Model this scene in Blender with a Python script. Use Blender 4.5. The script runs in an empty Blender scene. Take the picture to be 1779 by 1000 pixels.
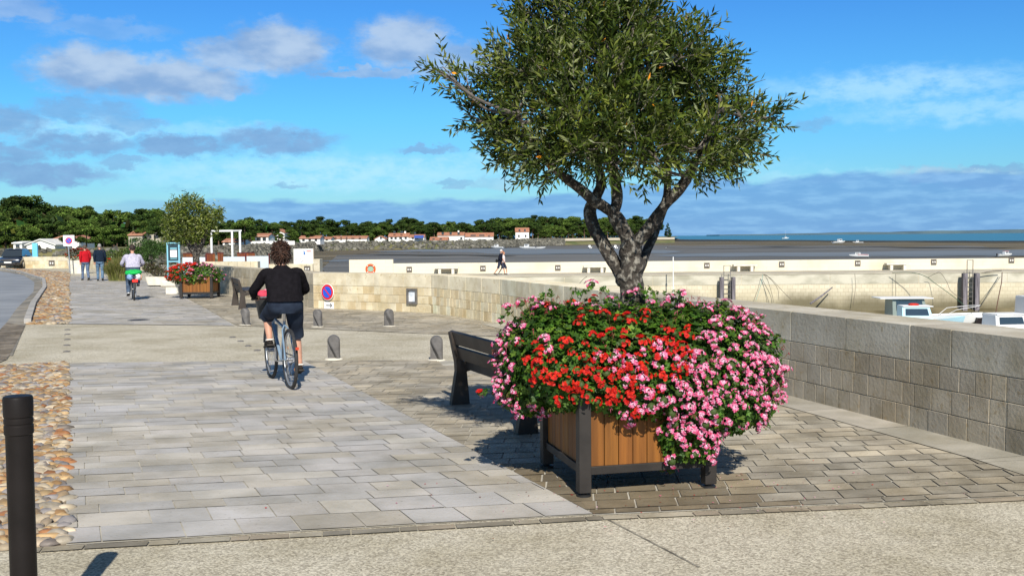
import bpy, math, random
from mathutils import Vector, Matrix, Euler, noise
from math import radians as R, sin, cos, pi, atan2, sqrt
random.seed(7)
rnd = random.random
def U(a, b): return a + (b - a) * random.random()
S = bpy.context.scene
COL = S.collection

# ---------------------------------------------------------------- camera
F = 1760.0
EYE = 1.65
PITCH = R(2.89); ROLL = R(0.5)
cam = bpy.data.cameras.new('camera'); cam_o = bpy.data.objects.new('camera', cam); COL.objects.link(cam_o)
cam.sensor_width = 36; cam.lens = 36 * F / 1779; cam.clip_start = .05; cam.clip_end = 30000
CR = Euler((pi / 2 - PITCH, 0, 0)).to_matrix() @ Matrix.Rotation(-ROLL, 3, 'Z')
cam_o.matrix_world = Matrix.Translation((0, 0, EYE)) @ CR.to_4x4()
S.camera = cam_o
SL = 0.005                                   # the promenade falls away from the viewer
def ray(px, py): return CR @ Vector(((px - 889.5) / F, (500 - py) / F, -1))
def G(px, py, dz=0):                          # photograph pixel -> point on the promenade
    d = ray(px, py); t = (dz - EYE) / (d.z + SL * d.y)
    return Vector((d.x * t, d.y * t, EYE + d.z * t))
def P(px, py, z):                             # ... on the level z
    d = ray(px, py); t = (z - EYE) / d.z
    return Vector((d.x * t, d.y * t, z))
def D(px, py, Y):                             # ... at distance Y
    d = ray(px, py); t = Y / d.y
    return Vector((d.x * t, Y, EYE + d.z * t))
def gz(p): return -SL * p[1]

# ---------------------------------------------------------------- sky
SUN = Vector((.155, -1, 0)).normalized() * cos(R(38)); SUN.z = sin(R(38))
W = bpy.data.worlds.new('World'); S.world = W; W.use_nodes = True
nt = W.node_tree; nt.nodes.clear()
def nd(t, tree=None, **k):
    n = (tree or nt).nodes.new(t)
    for a, b in k.items():
        if a.startswith('i_'): n.inputs[a[2:]].default_value = b
        else: setattr(n, a, b)
    return n
def mth(op, a, b=None, c=None, tree=None, clamp=False):
    n = (tree or nt).nodes.new('ShaderNodeMath'); n.operation = op; n.use_clamp = clamp
    for i, x in enumerate((a, b, c)):
        if x is None: continue
        if isinstance(x, (int, float)): n.inputs[i].default_value = x
        else: (tree or nt).links.new(x, n.inputs[i])
    return n.outputs[0]
def smooth(x, lo, hi, a=0, b=1, tree=None):
    n = (tree or nt).nodes.new('ShaderNodeMapRange'); n.interpolation_type = 'SMOOTHSTEP'
    (tree or nt).links.new(x, n.inputs[0])
    for i, v in enumerate((lo, hi, a, b)): n.inputs[i + 1].default_value = v
    return n.outputs[0]
def mixc(f, a, b, tree=None, mode='MIX'):
    t = tree or nt; n = t.nodes.new('ShaderNodeMix'); n.data_type = 'RGBA'; n.blend_type = mode
    for k, x in ((0, f), (6, a), (7, b)):
        if isinstance(x, (int, float)): n.inputs[k].default_value = x
        elif isinstance(x, tuple): n.inputs[k].default_value = (*x[:3], 1)
        else: t.links.new(x, n.inputs[k])
    return n.outputs[2]
sky = nd('ShaderNodeTexSky', sky_type='NISHITA', sun_disc=False, sun_elevation=R(38), sun_rotation=atan2(SUN.x, SUN.y))
sky.air_density = 1.0; sky.dust_density = .2; sky.ozone_density = 3.0
tc = nd('ShaderNodeTexCoord'); sx = nd('ShaderNodeSeparateXYZ'); nt.links.new(tc.outputs['Generated'], sx.inputs[0])
az = mth('MULTIPLY', mth('ARCTAN2', sx.outputs[0], sx.outputs[1]), 57.2958)
el = mth('MULTIPLY', mth('ARCSINE', sx.outputs[2]), 57.2958)
cb = nd('ShaderNodeCombineXYZ'); nt.links.new(az, cb.inputs[0]); nt.links.new(el, cb.inputs[1])
def wnoise(scale, detail, sy=1.0, off=0.0, rough=.55):
    m = nd('ShaderNodeMapping'); m.inputs['Scale'].default_value = (1, sy, 1); m.inputs['Location'].default_value = (off, off, off)
    nt.links.new(cb.outputs[0], m.inputs[0])
    n = nd('ShaderNodeTexNoise'); n.inputs['Scale'].default_value = scale; n.inputs['Detail'].default_value = detail
    n.inputs['Roughness'].default_value = rough
    nt.links.new(m.outputs[0], n.inputs[0]); return n
def azel(px, py):
    d = ray(px, py).normalized(); return math.degrees(atan2(d.x, d.y)), math.degrees(math.asin(d.z))
nz = wnoise(.8, 8, 1.8, 3.1, .62)
vm = nd('ShaderNodeVectorMath', operation='SUBTRACT'); nt.links.new(nz.outputs['Color'], vm.inputs[0]); vm.inputs[1].default_value = (.5, .5, .5)
vs = nd('ShaderNodeVectorMath', operation='MULTIPLY'); nt.links.new(vm.outputs[0], vs.inputs[0]); vs.inputs[1].default_value = (3.4, 1.7, 0)
va = nd('ShaderNodeVectorMath', operation='ADD'); nt.links.new(cb.outputs[0], va.inputs[0]); nt.links.new(vs.outputs[0], va.inputs[1])
def blobs(lst, soft=.55):
    out = None
    for px, py, rx, ry, dens in lst:
        a, e = azel(px, py); k = 57.2958 / F
        s = nd('ShaderNodeVectorMath', operation='SUBTRACT'); nt.links.new(va.outputs[0], s.inputs[0]); s.inputs[1].default_value = (a, e, 0)
        m = nd('ShaderNodeVectorMath', operation='MULTIPLY'); nt.links.new(s.outputs[0], m.inputs[0]); m.inputs[1].default_value = (1 / (rx * k), 1 / (ry * k), 0)
        l = nd('ShaderNodeVectorMath', operation='LENGTH'); nt.links.new(m.outputs[0], l.inputs[0])
        o = smooth(l.outputs['Value'], 1.2, soft, 0, dens)
        out = o if out is None else mth('MAXIMUM', out, o)
    return out
M_bright = blobs([(165, 122, 105, 42, .9), (285, 138, 150, 38, .9), (380, 150, 60, 22, .8), (410, 98, 85, 32, .8), (485, 82, 95, 46, .9),
                  (700, 74, 88, 46, .85), (790, 104, 95, 32, .7), (20, 16, 70, 20, .5), (640, 126, 130, 9, .7), (180, 50, 110, 18, .3),
                  (1640, 303, 80, 15, .6), (1740, 315, 90, 20, .5), (860, 320, 60, 10, .3)])
M_dark = blobs([(140, 250, 95, 19, .85), (15, 268, 60, 20, .85), (320, 252, 85, 20, .9), (480, 245, 110, 24, .9), (70, 302, 120, 20, .9), (20, 212, 60, 26, .8),
                (150, 192, 90, 20, .65), (230, 214, 60, 14, .6), (740, 257, 60, 9, .7), (500, 320, 30, 6, .5), (780, 318, 40, 6, .5), (1410, 215, 45, 11, .45),
                (1700, 288, 30, 7, .6), (1750, 292, 40, 8, .6), (215, 280, 40, 10, .6), (330, 330, 50, 6, .2)])
M_wisp = blobs([(1560, 150, 270, 34, .5), (1700, 190, 260, 26, .42), (130, 225, 190, 24, .45), (380, 225, 150, 18, .3), (560, 300, 420, 36, .5), (800, 290, 200, 30, .35), (1380, 310, 320, 14, .3), (1250, 295, 200, 20, .2)], .2)
n2 = wnoise(.8, 9, 2.2, 9.0, .62); n5 = wnoise(.45, 5, 2.0, 14.0, .5)
# base sky, deepened low down; unseen overhead part dimmed neutral to cut blue fill
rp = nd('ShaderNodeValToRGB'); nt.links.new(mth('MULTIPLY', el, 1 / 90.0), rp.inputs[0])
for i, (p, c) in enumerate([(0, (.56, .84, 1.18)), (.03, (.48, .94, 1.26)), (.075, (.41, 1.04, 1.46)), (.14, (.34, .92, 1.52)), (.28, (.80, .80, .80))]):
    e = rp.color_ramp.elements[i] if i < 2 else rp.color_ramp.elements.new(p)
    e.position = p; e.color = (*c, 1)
SKYB = .072
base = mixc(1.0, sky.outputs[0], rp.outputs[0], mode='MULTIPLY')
k = .93 / SKYB
wc = mixc(n2.outputs['Fac'], (.42 * k, .72 * k, .88 * k), (.60 * k, .85 * k, .97 * k))
c1 = mixc(mth('MULTIPLY', M_wisp, smooth(n2.outputs['Fac'], .2, .6)), base, wc)
bc = mixc(smooth(n5.outputs['Fac'], .3, .7), (.22 * k, .36 * k, .60 * k), (.44 * k, .56 * k, .72 * k))
c2 = mixc(M_bright, c1, bc)
dc = mixc(n2.outputs['Fac'], (.15 * k, .30 * k, .55 * k), (.25 * k, .44 * k, .70 * k))
c3 = mixc(mth('MULTIPLY', M_dark, smooth(nz.outputs['Fac'], .25, .5, .6, 1)), c2, dc)
# low cloud bank along the horizon, higher to the right
n3 = wnoise(.35, 6, 2.5, 20.0, .5)
edge = mth('ADD', smooth(az, -4, 12, 2.1, 3.15), mth('MULTIPLY', mth('SUBTRACT', n3.outputs['Fac'], .5), 1.5))
bank = mth('MULTIPLY', smooth(mth('SUBTRACT', edge, el), -.12, .3), smooth(az, -24, -12, .2, .85))
n4 = wnoise(.5, 6, 4.5, 40.0, .55)
bkc = mixc(smooth(n4.outputs['Fac'], .4, .7), (.14 * k, .335 * k, .66 * k), (.22 * k, .45 * k, .76 * k))
c4 = mixc(bank, c3, bkc)
bg = nd('ShaderNodeBackground'); bg.inputs[1].default_value = SKYB; nt.links.new(c4, bg.inputs[0])
wo = nd('ShaderNodeOutputWorld'); nt.links.new(bg.outputs[0], wo.inputs[0])
W.cycles.sampling_method = 'MANUAL'; W.cycles.sample_map_resolution = 512
# ---------------------------------------------------------------- sun, exposure
sl = bpy.data.lights.new('sun', 'SUN'); sl.energy = 5.0; sl.angle = R(.5); sl.color = (1, .94, .84)
so = bpy.data.objects.new('sun', sl); COL.objects.link(so); so.rotation_euler = SUN.to_track_quat('Z', 'Y').to_euler()
S.view_settings.view_transform = 'Standard'; S.view_settings.look = 'None'; S.view_settings.exposure = .3; S.view_settings.gamma = 1
S.cycles.max_bounces = 6; S.cycles.transparent_max_bounces = 8

# ---------------------------------------------------------------- materials
MATS = {}
def mat(name, c1, c2=None, rough=.8, scale=4, detail=4, bump=0, bscale=None, attr=False, metal=0, spec=.4, stretch=(1, 1, 1), lo=.35, hi=.65, coat=0, trans=0, bdist=.01, speck=None, voro=None, blotch=None):
    if name in MATS: return MATS[name]
    m = bpy.data.materials.new(name); m.use_nodes = True; t = m.node_tree
    b = t.nodes['Principled BSDF']; b.inputs['Roughness'].default_value = rough; b.inputs['Metallic'].default_value = metal
    b.inputs['Specular IOR Level'].default_value = spec; b.inputs['Coat Weight'].default_value = coat
    if trans:
        b.inputs['Transmission Weight'].default_value = trans
    co = nd('ShaderNodeTexCoord', t); mp = nd('ShaderNodeMapping', t); mp.inputs['Scale'].default_value = stretch
    t.links.new(co.outputs['Object'], mp.inputs[0])
    n = nd('ShaderNodeTexNoise', t); n.inputs['Scale'].default_value = scale; n.inputs['Detail'].default_value = detail; t.links.new(mp.outputs[0], n.inputs[0])
    c = mixc(smooth(n.outputs['Fac'], lo, hi, tree=t), c1, c2 or c1, t)
    if speck:                                   # speckles: (scale, colour, threshold)
        v = nd('ShaderNodeTexNoise', t); v.inputs['Scale'].default_value = speck[0]; v.inputs['Detail'].default_value = 2; t.links.new(mp.outputs[0], v.inputs[0])
        c = mixc(smooth(v.outputs['Fac'], speck[2], speck[2] + .12, tree=t), c, speck[1], t)
    if voro:                                    # aggregate: (scale, colour a, colour b, mix)
        v = nd('ShaderNodeTexVoronoi', t); v.inputs['Scale'].default_value = voro[0]; t.links.new(mp.outputs[0], v.inputs[0])
        s = nd('ShaderNodeSeparateColor', t); t.links.new(v.outputs['Color'], s.inputs[0])
        c = mixc(voro[3], c, mixc(s.outputs[0], voro[1], voro[2], t), t)
    if blotch:                                  # broad dirt and wear: (scale, colour factor)
        v = nd('ShaderNodeTexNoise', t); v.inputs['Scale'].default_value = blotch[0]; v.inputs['Detail'].default_value = 9; v.inputs['Roughness'].default_value = .7; t.links.new(co.outputs['Object'], v.inputs[0])
        c = mixc(1.0, c, mixc(smooth(v.outputs['Fac'], .40, .66, tree=t), (1.0, 1.0, 1.0), blotch[1], t), t, 'MULTIPLY')
    if attr:
        a = nd('ShaderNodeAttribute', t, attribute_name='Col'); c = mixc(1.0, c, a.outputs['Color'], t, 'MULTIPLY')
    t.links.new(c, b.inputs['Base Color'])
    if bump:
        bn = nd('ShaderNodeTexNoise', t); bn.inputs['Scale'].default_value = bscale or scale * 4; bn.inputs['Detail'].default_value = 5; t.links.new(mp.outputs[0], bn.inputs[0])
        bp = nd('ShaderNodeBump', t); bp.inputs['Strength'].default_value = bump; bp.inputs['Distance'].default_value = bdist
        t.links.new(bn.outputs['Fac'], bp.inputs['Height']); t.links.new(bp.outputs[0], b.inputs['Normal'])
    MATS[name] = m; return m
def brickmat(name, c1, c2, mortar, bw, rh, ms, rough=.85, rotx=pi / 2, stain=None):
    m = bpy.data.materials.new(name); m.use_nodes = True; t = m.node_tree; b = t.nodes['Principled BSDF']; b.inputs['Roughness'].default_value = rough
    co = nd('ShaderNodeTexCoord', t); mp = nd('ShaderNodeMapping', t); mp.inputs['Rotation'].default_value = (rotx, 0, 0); t.links.new(co.outputs['Object'], mp.inputs[0])
    br = nd('ShaderNodeTexBrick', t); t.links.new(mp.outputs[0], br.inputs[0])
    br.inputs['Scale'].default_value = 1; br.inputs['Brick Width'].default_value = bw; br.inputs['Row Height'].default_value = rh; br.inputs['Mortar Size'].default_value = ms
    br.inputs['Color1'].default_value = (*c1, 1); br.inputs['Color2'].default_value = (*c2, 1); br.inputs['Mortar'].default_value = (*mortar, 1)
    n = nd('ShaderNodeTexNoise', t); n.inputs['Scale'].default_value = .35; n.inputs['Detail'].default_value = 8; t.links.new(co.outputs['Object'], n.inputs[0])
    c = mixc(smooth(n.outputs['Fac'], .45, .7, 0, .5, tree=t), br.outputs[0], (c1[0] * .62, c1[1] * .6, c1[2] * .5), t)
    if stain:                                   # algae low on the wall: (z lo, z hi, colour)
        sp = nd('ShaderNodeSeparateXYZ', t); t.links.new(co.outputs['Object'], sp.inputs[0])
        zz = mth('ADD', sp.outputs[2], mth('MULTIPLY', mth('SUBTRACT', n.outputs['Fac'], .5, tree=t), 2.6, tree=t), tree=t)
        c = mixc(smooth(zz, stain[1], stain[0], 0, .9, tree=t), c, stain[2], t)
    t.links.new(c, b.inputs['Base Color']); MATS[name] = m; return m

# ---------------------------------------------------------------- mesh builder
class MB:
    def __init__(s): s.v = []; s.f = []; s.c = []
    def add(s, vs, fs, col=(1, 1, 1)):
        o = len(s.v); s.v.extend(tuple(x) for x in vs); s.f.extend(tuple(i + o for i in f) for f in fs)
        s.c.extend([col] * len(fs)); return s
    def box(s, c, d, rz=0, col=(1, 1, 1), M=None):
        x, y, z = d[0] / 2, d[1] / 2, d[2] / 2
        vs = [Vector((a * x, b * y, e * z)) for e in (-1, 1) for a, b in ((-1, -1), (1, -1), (1, 1), (-1, 1))]
        m = M if M is not None else Matrix.Rotation(rz, 3, 'Z')
        return s.add([m @ v + Vector(c) for v in vs], [(3, 2, 1, 0), (4, 5, 6, 7), (0, 1, 5, 4), (1, 2, 6, 5), (2, 3, 7, 6), (3, 0, 4, 7)], col)
    def bar(s, a, b, w, h, col=(1, 1, 1), up=Vector((0, 0, 1))):      # box from a to b
        a, b = Vector(a), Vector(b); d = b - a; L = d.length; y = d.normalized()
        x = y.cross(up)
        if x.length < 1e-3: x = y.cross(Vector((0, 1, 0)))
        x.normalize(); z = x.cross(y); m = Matrix((x, y, z)).transposed()
        return s.box((a + b) / 2, (w, L, h), col=col, M=m)
    def tube(s, pts, rad, n=8, col=(1, 1, 1), cap=True, wob=0, closed=False):
        pts = [Vector(p) for p in pts]; k = len(pts); vs = []; fs = []
        if not hasattr(rad, '__len__'): rad = [rad] * k
        up = Vector((0, 0, 1)); px = None
        for i, p in enumerate(pts):
            if closed: d = pts[(i + 1) % k] - pts[i - 1]
            else: d = pts[min(i + 1, k - 1)] - pts[max(i - 1, 0)]
            d.normalize()
            if px is None:
                px = d.cross(up)
                if px.length < .05: px = d.cross(Vector((0, 1, 0)))
            px = (px - d * px.dot(d)); px.normalize(); py = d.cross(px)
            for j in range(n):
                a = 2 * pi * j / n; r = rad[i] * (1 + (wob * noise.noise(Vector((p.x * 9 + cos(a) * 1.5, p.y * 9 + sin(a) * 1.5, p.z * 9))) if wob else 0))
                vs.append(p + (px * cos(a) + py * sin(a)) * r)
        for i in range(k if closed else k - 1):
            i2 = (i + 1) % k
            for j in range(n): fs.append((i * n + j, i * n + (j + 1) % n, i2 * n + (j + 1) % n, i2 * n + j))
        if cap and not closed: fs.append(tuple(range(n - 1, -1, -1))); fs.append(tuple((k - 1) * n + j for j in range(n)))
        return s.add(vs, fs, col)
    def lathe(s, prof, c=(0, 0, 0), n=16, col=(1, 1, 1), M=None, sq=1.0):
        vs = []; fs = []; c = Vector(c)
        for r, z in prof:
            for j in range(n):
                v = Vector((r * cos(2 * pi * j / n), r * sq * sin(2 * pi * j / n), z)); vs.append((M @ v if M else v) + c)
        k = len(prof)
        for i in range(k - 1):
            for j in range(n): fs.append((i * n + j, i * n + (j + 1) % n, (i + 1) * n + (j + 1) % n, (i + 1) * n + j))
        fs.append(tuple(range(n - 1, -1, -1))); fs.append(tuple((k - 1) * n + j for j in range(n)))
        return s.add(vs, fs, col)
    def ball(s, c, r, n=12, m=8, col=(1, 1, 1), wob=0, ws=3, seed=0, M=None):
        vs = []; fs = []; c = Vector(c); r = Vector((r, r, r)) if not hasattr(r, '__len__') else Vector(r)
        for i in range(m + 1):
            th = pi * i / m
            for j in range(n):
                a = 2 * pi * j / n; d = Vector((sin(th) * cos(a), sin(th) * sin(a), cos(th)))
                k = 1 + (wob * noise.noise(d * ws + Vector((seed, seed * 1.7, 0))) if wob else 0)
                v = Vector((d.x * r.x, d.y * r.y, d.z * r.z)) * k; vs.append((M @ v if M else v) + c)
        for i in range(m):
            for j in range(n): fs.append((i * n + j, (i + 1) * n + j, (i + 1) * n + (j + 1) % n, i * n + (j + 1) % n))
        return s.add(vs, fs, col)
    def loft(s, rings, n=16, col=(1, 1, 1), p=2.4, cap=True):       # rings: (centre, rx, ry[, pitch]) super-ellipses
        vs = []; fs = []
        for rg in rings:
            c = Vector(rg[0]); tl = rg[3] if len(rg) > 3 else 0
            for j in range(n):
                a = 2 * pi * j / n; ca, sa = cos(a), sin(a)
                x = abs(ca) ** (2 / p) * (1 if ca > 0 else -1) * rg[1]; y = abs(sa) ** (2 / p) * (1 if sa > 0 else -1) * rg[2]
                vs.append(c + Vector((x, y * cos(tl), y * sin(tl))))
        k = len(rings)
        for i in range(k - 1):
            for j in range(n): fs.append((i * n + j, i * n + (j + 1) % n, (i + 1) * n + (j + 1) % n, (i + 1) * n + j))
        if cap: fs.append(tuple(range(n - 1, -1, -1))); fs.append(tuple((k - 1) * n + j for j in range(n)))
        return s.add(vs, fs, col)
    def prism(s, poly, axis0, h, col=(1, 1, 1)):                     # 2D poly placed by axis0(x,y)->Vector, extruded along vector h
        a = [Vector(axis0(x, y)) for x, y in poly]; n = len(a); h = Vector(h)
        fs = [tuple(range(n - 1, -1, -1)), tuple(range(n, 2 * n))] + [(i, (i + 1) % n, n + (i + 1) % n, n + i) for i in range(n)]
        return s.add(a + [p + h for p in a], fs, col)
    def poly(s, pts, col=(1, 1, 1)): return s.add(pts, [tuple(range(len(pts)))], col)
def mesh(mb, name, m, smooth_=None, off=None):
    me = bpy.data.meshes.new(name)
    v = mb.v if off is None else [(a - off[0], b - off[1], c - off[2]) for a, b, c in mb.v]
    me.from_pydata(v, [], mb.f)
    ca = me.color_attributes.new('Col', 'FLOAT_COLOR', 'CORNER'); buf = []
    for f, c in zip(mb.f, mb.c): buf.extend([c[0], c[1], c[2], 1.0] * len(f))
    ca.data.foreach_set('color', buf)
    me.materials.append(m)
    if smooth_:
        me.polygons.foreach_set('use_smooth', [True] * len(me.polygons)); me.set_sharp_from_angle(angle=R(smooth_))
    me.update(); return me
def obj(name, mb, m, parent=None, sm=None, world=False, bev=0, label=None):
    off = parent.location if (world and parent is not None) else None
    me = mb if isinstance(mb, bpy.types.Mesh) else mesh(mb, name, m, sm, off)
    o = bpy.data.objects.new(name, me); COL.objects.link(o)
    if parent is not None: o.parent = parent
    if bev:
        b = o.modifiers.new('bevel', 'BEVEL'); b.width = bev; b.segments = 2; b.limit_method = 'ANGLE'
    if label: o['label'] = label
    return o
def tag(o, label, cat, group=None):
    o['label'] = label; o['category'] = cat
    if group: o['group'] = group
    return o
def thing(name, label, cat, loc=(0, 0, 0), rz=0, group=None):
    o = bpy.data.objects.new(name, None); COL.objects.link(o); o.empty_display_size = .1
    o.location = loc; o.rotation_euler = (0, 0, rz); return tag(o, label, cat, group)
def struct(name, mb, m, kind='structure', sm=None):
    o = obj(name, mb, m, sm=sm); o['kind'] = kind; return o
KIDS = {}
def dup(root, loc, rz=None, label=None, scale=None):
    r = root.copy(); COL.objects.link(r); r.location = loc
    if rz is not None: r.rotation_euler = (0, 0, rz)
    if scale: r.scale = (scale,) * 3
    if label: r['label'] = label
    for ch in list(root.children):
        c = ch.copy(); COL.objects.link(c); c.parent = r
        for g in list(ch.children):
            d = g.copy(); COL.objects.link(d); d.parent = c
    return r
# ================================================================= SETTING
def clip(poly, conv):                         # clip 2D poly (list of (x,y)) by convex ccw polygon
    out = poly
    for i in range(len(conv)):
        a, b = conv[i], conv[(i + 1) % len(conv)]; ex, ey = b[0] - a[0], b[1] - a[1]
        ins = lambda p: ex * (p[1] - a[1]) - ey * (p[0] - a[0])
        new = []
        for j in range(len(out)):
            p, q = out[j], out[(j + 1) % len(out)]; ip, iq = ins(p), ins(q)
            if ip >= 0: new.append(p)
            if (ip > 0 > iq) or (ip < 0 < iq):
                t = ip / (ip - iq); new.append((p[0] + (q[0] - p[0]) * t, p[1] + (q[1] - p[1]) * t))
        out = new
        if len(out) < 3: return []
    return out
def ccw(p):
    a = sum(p[i][0] * p[(i + 1) % len(p)][1] - p[(i + 1) % len(p)][0] * p[i][1] for i in range(len(p)))
    return p if a > 0 else p[::-1]
def gp(pix): return ccw([tuple(G(*q)[:2]) for q in pix])
def sheet(name, pix, m, dz, kind='structure'):
    pts = [(x, y, -SL * y + dz) for x, y in gp(pix)]
    return struct(name, MB().poly(pts), m, kind)
def slabs(mb, conv, ax, rows, length, joint, pal, dz, wet=None, jit=.25, start=None, ay=None):
    """running-bond slabs: ax = row direction (unit 2D), rows(i) -> depth of row i"""
    ay = ay or (-ax[1], ax[0]); dt_ = ax[0] * ay[1] - ax[1] * ay[0]
    us = [(p[0] * ay[1] - p[1] * ay[0]) / dt_ for p in conv]; vs = [(p[1] * ax[0] - p[0] * ax[1]) / dt_ for p in conv]
    v = min(vs) if start is None else start; i = 0; vmax = max(vs)
    while v < vmax:
        h = rows(i); u = min(us) - U(0, length)
        while u < max(us):
            L = length * U(1 - jit, 1 + jit); j = joint / 2
            q = [(u + j, v + j), (u + L - j, v + j), (u + L - j, v + h - j), (u + j, v + h - j)]
            q = [(a + U(-.15, .15) * joint, b + U(-.15, .15) * joint) for a, b in q]
            w = [(a * ax[0] + b * ay[0], a * ax[1] + b * ay[1]) for a, b in q]
            c = clip(w, conv)
            if len(c) >= 3:
                cx = sum(p[0] for p in c) / len(c); cy = sum(p[1] for p in c) / len(c)
                col = pal(cx, cy)
                t1, t2, z0 = U(-.006, .006), U(-.006, .006), dz + U(0, .002)
                mb.poly([(x, y, -SL * y + z0 + (x - cx) * t1 + (y - cy) * t2) for x, y in c], col)
            u += L
        v += h; i += 1
def pick(cols, k=.12):
    c = random.choice(cols); g = U(1 - k, 1 + k); return tuple(x * g for x in c)

m_agg = mat('exposed_aggregate', (.44, .41, .33), (.51, .48, .395), rough=.9, scale=1.2, detail=5, bump=.8, bscale=110, bdist=.006, voro=(95, (.14, .11, .07), (.84, .78, .62), .55), blotch=(.7, (.76, .74, .68)))
m_joint = mat('joint_sand', (.33, .31, .26), (.50, .475, .41), scale=3, bump=.3, bscale=60)
m_slab = mat('promenade_slab', (.75, .74, .70), (1.0, .98, .94), rough=.62, scale=2.2, detail=9, bump=.25, bscale=35, attr=True, lo=.3, hi=.7, spec=.45, speck=(40, (.62, .60, .55), .64), blotch=(.9, (.78, .76, .70)))
m_sett = mat('stone_sett', (.68, .66, .62), (1.0, .98, .93), rough=.75, scale=3.5, detail=9, bump=.4, bscale=40, attr=True, lo=.3, hi=.7, speck=(30, (.55, .53, .49), .63), blotch=(1.1, (.74, .71, .64)))
m_asph = mat('asphalt', (.20, .215, .235), (.26, .275, .295), rough=.75, scale=.6, bump=.3, bscale=80, spec=.5)
m_kerb = mat('kerb_stone', (.30, .29, .27), (.42, .40, .37), scale=2, bump=.2, bscale=30)

# promenade body: one sheet, raised over the harbour bed on its right
plaza = [(-60, -6), (-60, 80), (-22, 82), (-16, 66)]
e1 = G(390, 511); e2 = G(545, 534); e3 = G(869, 561)
WALLPX = [(1990, 858), (1779, 795), (1580, 743), (1370, 689), (1200, 648), (1080, 617), (980, 589), (869, 562), (810, 552.5), (749, 543.5), (650, 539), (545, 535)]
WA = [Vector(G(*q)) for q in WALLPX]
d0 = (WA[0] - WA[1]).normalized(); WA = [WA[0] + d0 * 6] + WA
SW = [Vector(G(*q)) for q in [(545, 535), (500, 526), (437, 517), (387, 510), (350, 503)]]
poly = [(-60, -6)] + [(p.x + .3, p.y + .1) for p in WA] + [(p.x + .2, p.y + .3) for p in SW[1:]] + [(-14, 62), (-22, 84), (-60, 84)]
poly = [(12, -6)] + poly[1:] + [poly[0]]
mb = MB(); top = [(x, y, -SL * y) for x, y in poly]; bot = [(x, y, -6) for x, y in poly]; n = len(poly)
mb.add(top + bot, [tuple(range(n))] + [(i, n + i, n + (i + 1) % n, (i + 1) % n) for i in range(n)])
struct('promenade_ground', mb, m_agg)

# --- paving: the pale lane
LD = (G(115, 945) - G(1030, 893)); LD = Vector((-LD.x, -LD.y)).normalized()
lane_pal = [(.52, .49, .44), (.48, .46, .435), (.55, .52, .46), (.45, .435, .41), (.51, .475, .41), (.49, .475, .455), (.46, .445, .42), (.46, .425, .36)]
def pal_lane(x, y):
    n = noise.noise(Vector((x * .5, y * .35, 3))); g = 1.07 + .12 * n
    c = pick(lane_pal, .045); c = (c[0] * .99, c[1], c[2] * 1.04)
    w = 1.0
    cx = (x + .44 * (y - 5)) ; 
    return tuple(a * g * w for a in c)
lane1 = gp([(115, 946), (1030, 894), (527, 627), (117, 631)])
sheet('lane_bed', [(115, 947), (1031, 894), (527, 626), (117, 630)], m_joint, .004)
UD = G(117, 631) - G(115, 945); UD = Vector((UD.x, UD.y)).normalized(); UD = (UD.x, UD.y)
lane = MB(); slabs(lane, lane1, LD, lambda i: .33 if i < 2 else .215 + .03 * (i % 3 == 0), .37, .007, pal_lane, .010, ay=UD)
lane2 = gp([(117, 563), (408, 566), (352, 533), (117, 533)]); lane3 = gp([(117, 533), (352, 533), (300, 507), (117, 507)]); lane4 = gp([(117, 507), (300, 507), (230, 480), (112, 480)])
ALX = (1, .0)
for q in (lane2, lane3, lane4): slabs(lane, q, ALX, lambda i: .25, .5, .012, pal_lane, .010, ay=UD)
sheet('lane_bed', [(117, 563), (408, 566), (230, 480), (112, 480)], m_joint, .004)
struct('lane_paving', lane, m_slab)
# --- setts right of the lane
sett_pal = [(.43, .39, .32), (.39, .36, .30), (.47, .425, .345), (.36, .335, .285), (.42, .39, .33), (.40, .37, .315)]
PC = (G(1245, 848) + G(937, 815)) / 2
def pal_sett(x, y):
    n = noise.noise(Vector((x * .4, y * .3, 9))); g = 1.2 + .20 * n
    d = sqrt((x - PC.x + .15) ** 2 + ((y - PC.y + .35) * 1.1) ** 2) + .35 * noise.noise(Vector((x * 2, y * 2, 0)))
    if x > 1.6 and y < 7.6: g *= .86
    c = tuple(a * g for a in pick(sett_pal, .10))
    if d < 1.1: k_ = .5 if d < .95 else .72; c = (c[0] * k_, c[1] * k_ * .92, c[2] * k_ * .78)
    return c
NEAR = [(1031, 895), (1400, 880), (1779, 862), (1990, 852)]
sa1 = gp([(1031, 894), (1990, 853), (1990, 860), (1370, 690), (1080, 618), (869, 563), (820, 630), (680, 630), (527, 627)])
bed2 = [(1031, 895), (1990, 853), (1990, 860), (1779, 796), (1370, 690), (1080, 618), (950, 583), (869, 631), (760, 626), (527, 627)]
sheet('sett_bed', bed2, m_joint, .0042)
st = MB()
quadA = gp([(1031, 894), (1990, 853), (1990, 862), (1779, 797), (1370, 690)]); 
quads = [gp([(1031, 894), (1990, 853), (1779, 797), (1370, 690), (1080, 618)]), gp([(1031, 894), (1080, 618), (869, 630), (760, 626)]), gp([(1080, 618), (980, 590), (930, 595), (869, 630)]), gp([(1031, 894), (760, 626), (527, 627)])]
random.seed(11)
RD = Vector((G(1779, 862) - G(1031, 895))[:2]).normalized()
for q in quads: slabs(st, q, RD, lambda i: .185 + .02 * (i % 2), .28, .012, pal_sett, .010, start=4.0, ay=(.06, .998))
# setts beyond the aggregate strip, up to the sign wall
far = [gp([(412, 566), (869, 585), (869, 563), (749, 545), (545, 536)]), gp([(412, 566), (545, 536), (390, 512), (325, 518)])]
for q in far: slabs(st, q, ALX, lambda i: .19, .34, .018, pal_sett, .010)
sheet('sett_bed', [(412, 566), (869, 585), (869, 564), (749, 545), (545, 537), (390, 512), (310, 508)], m_joint, .0042)
struct('sett_paving', st, m_sett)
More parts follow.
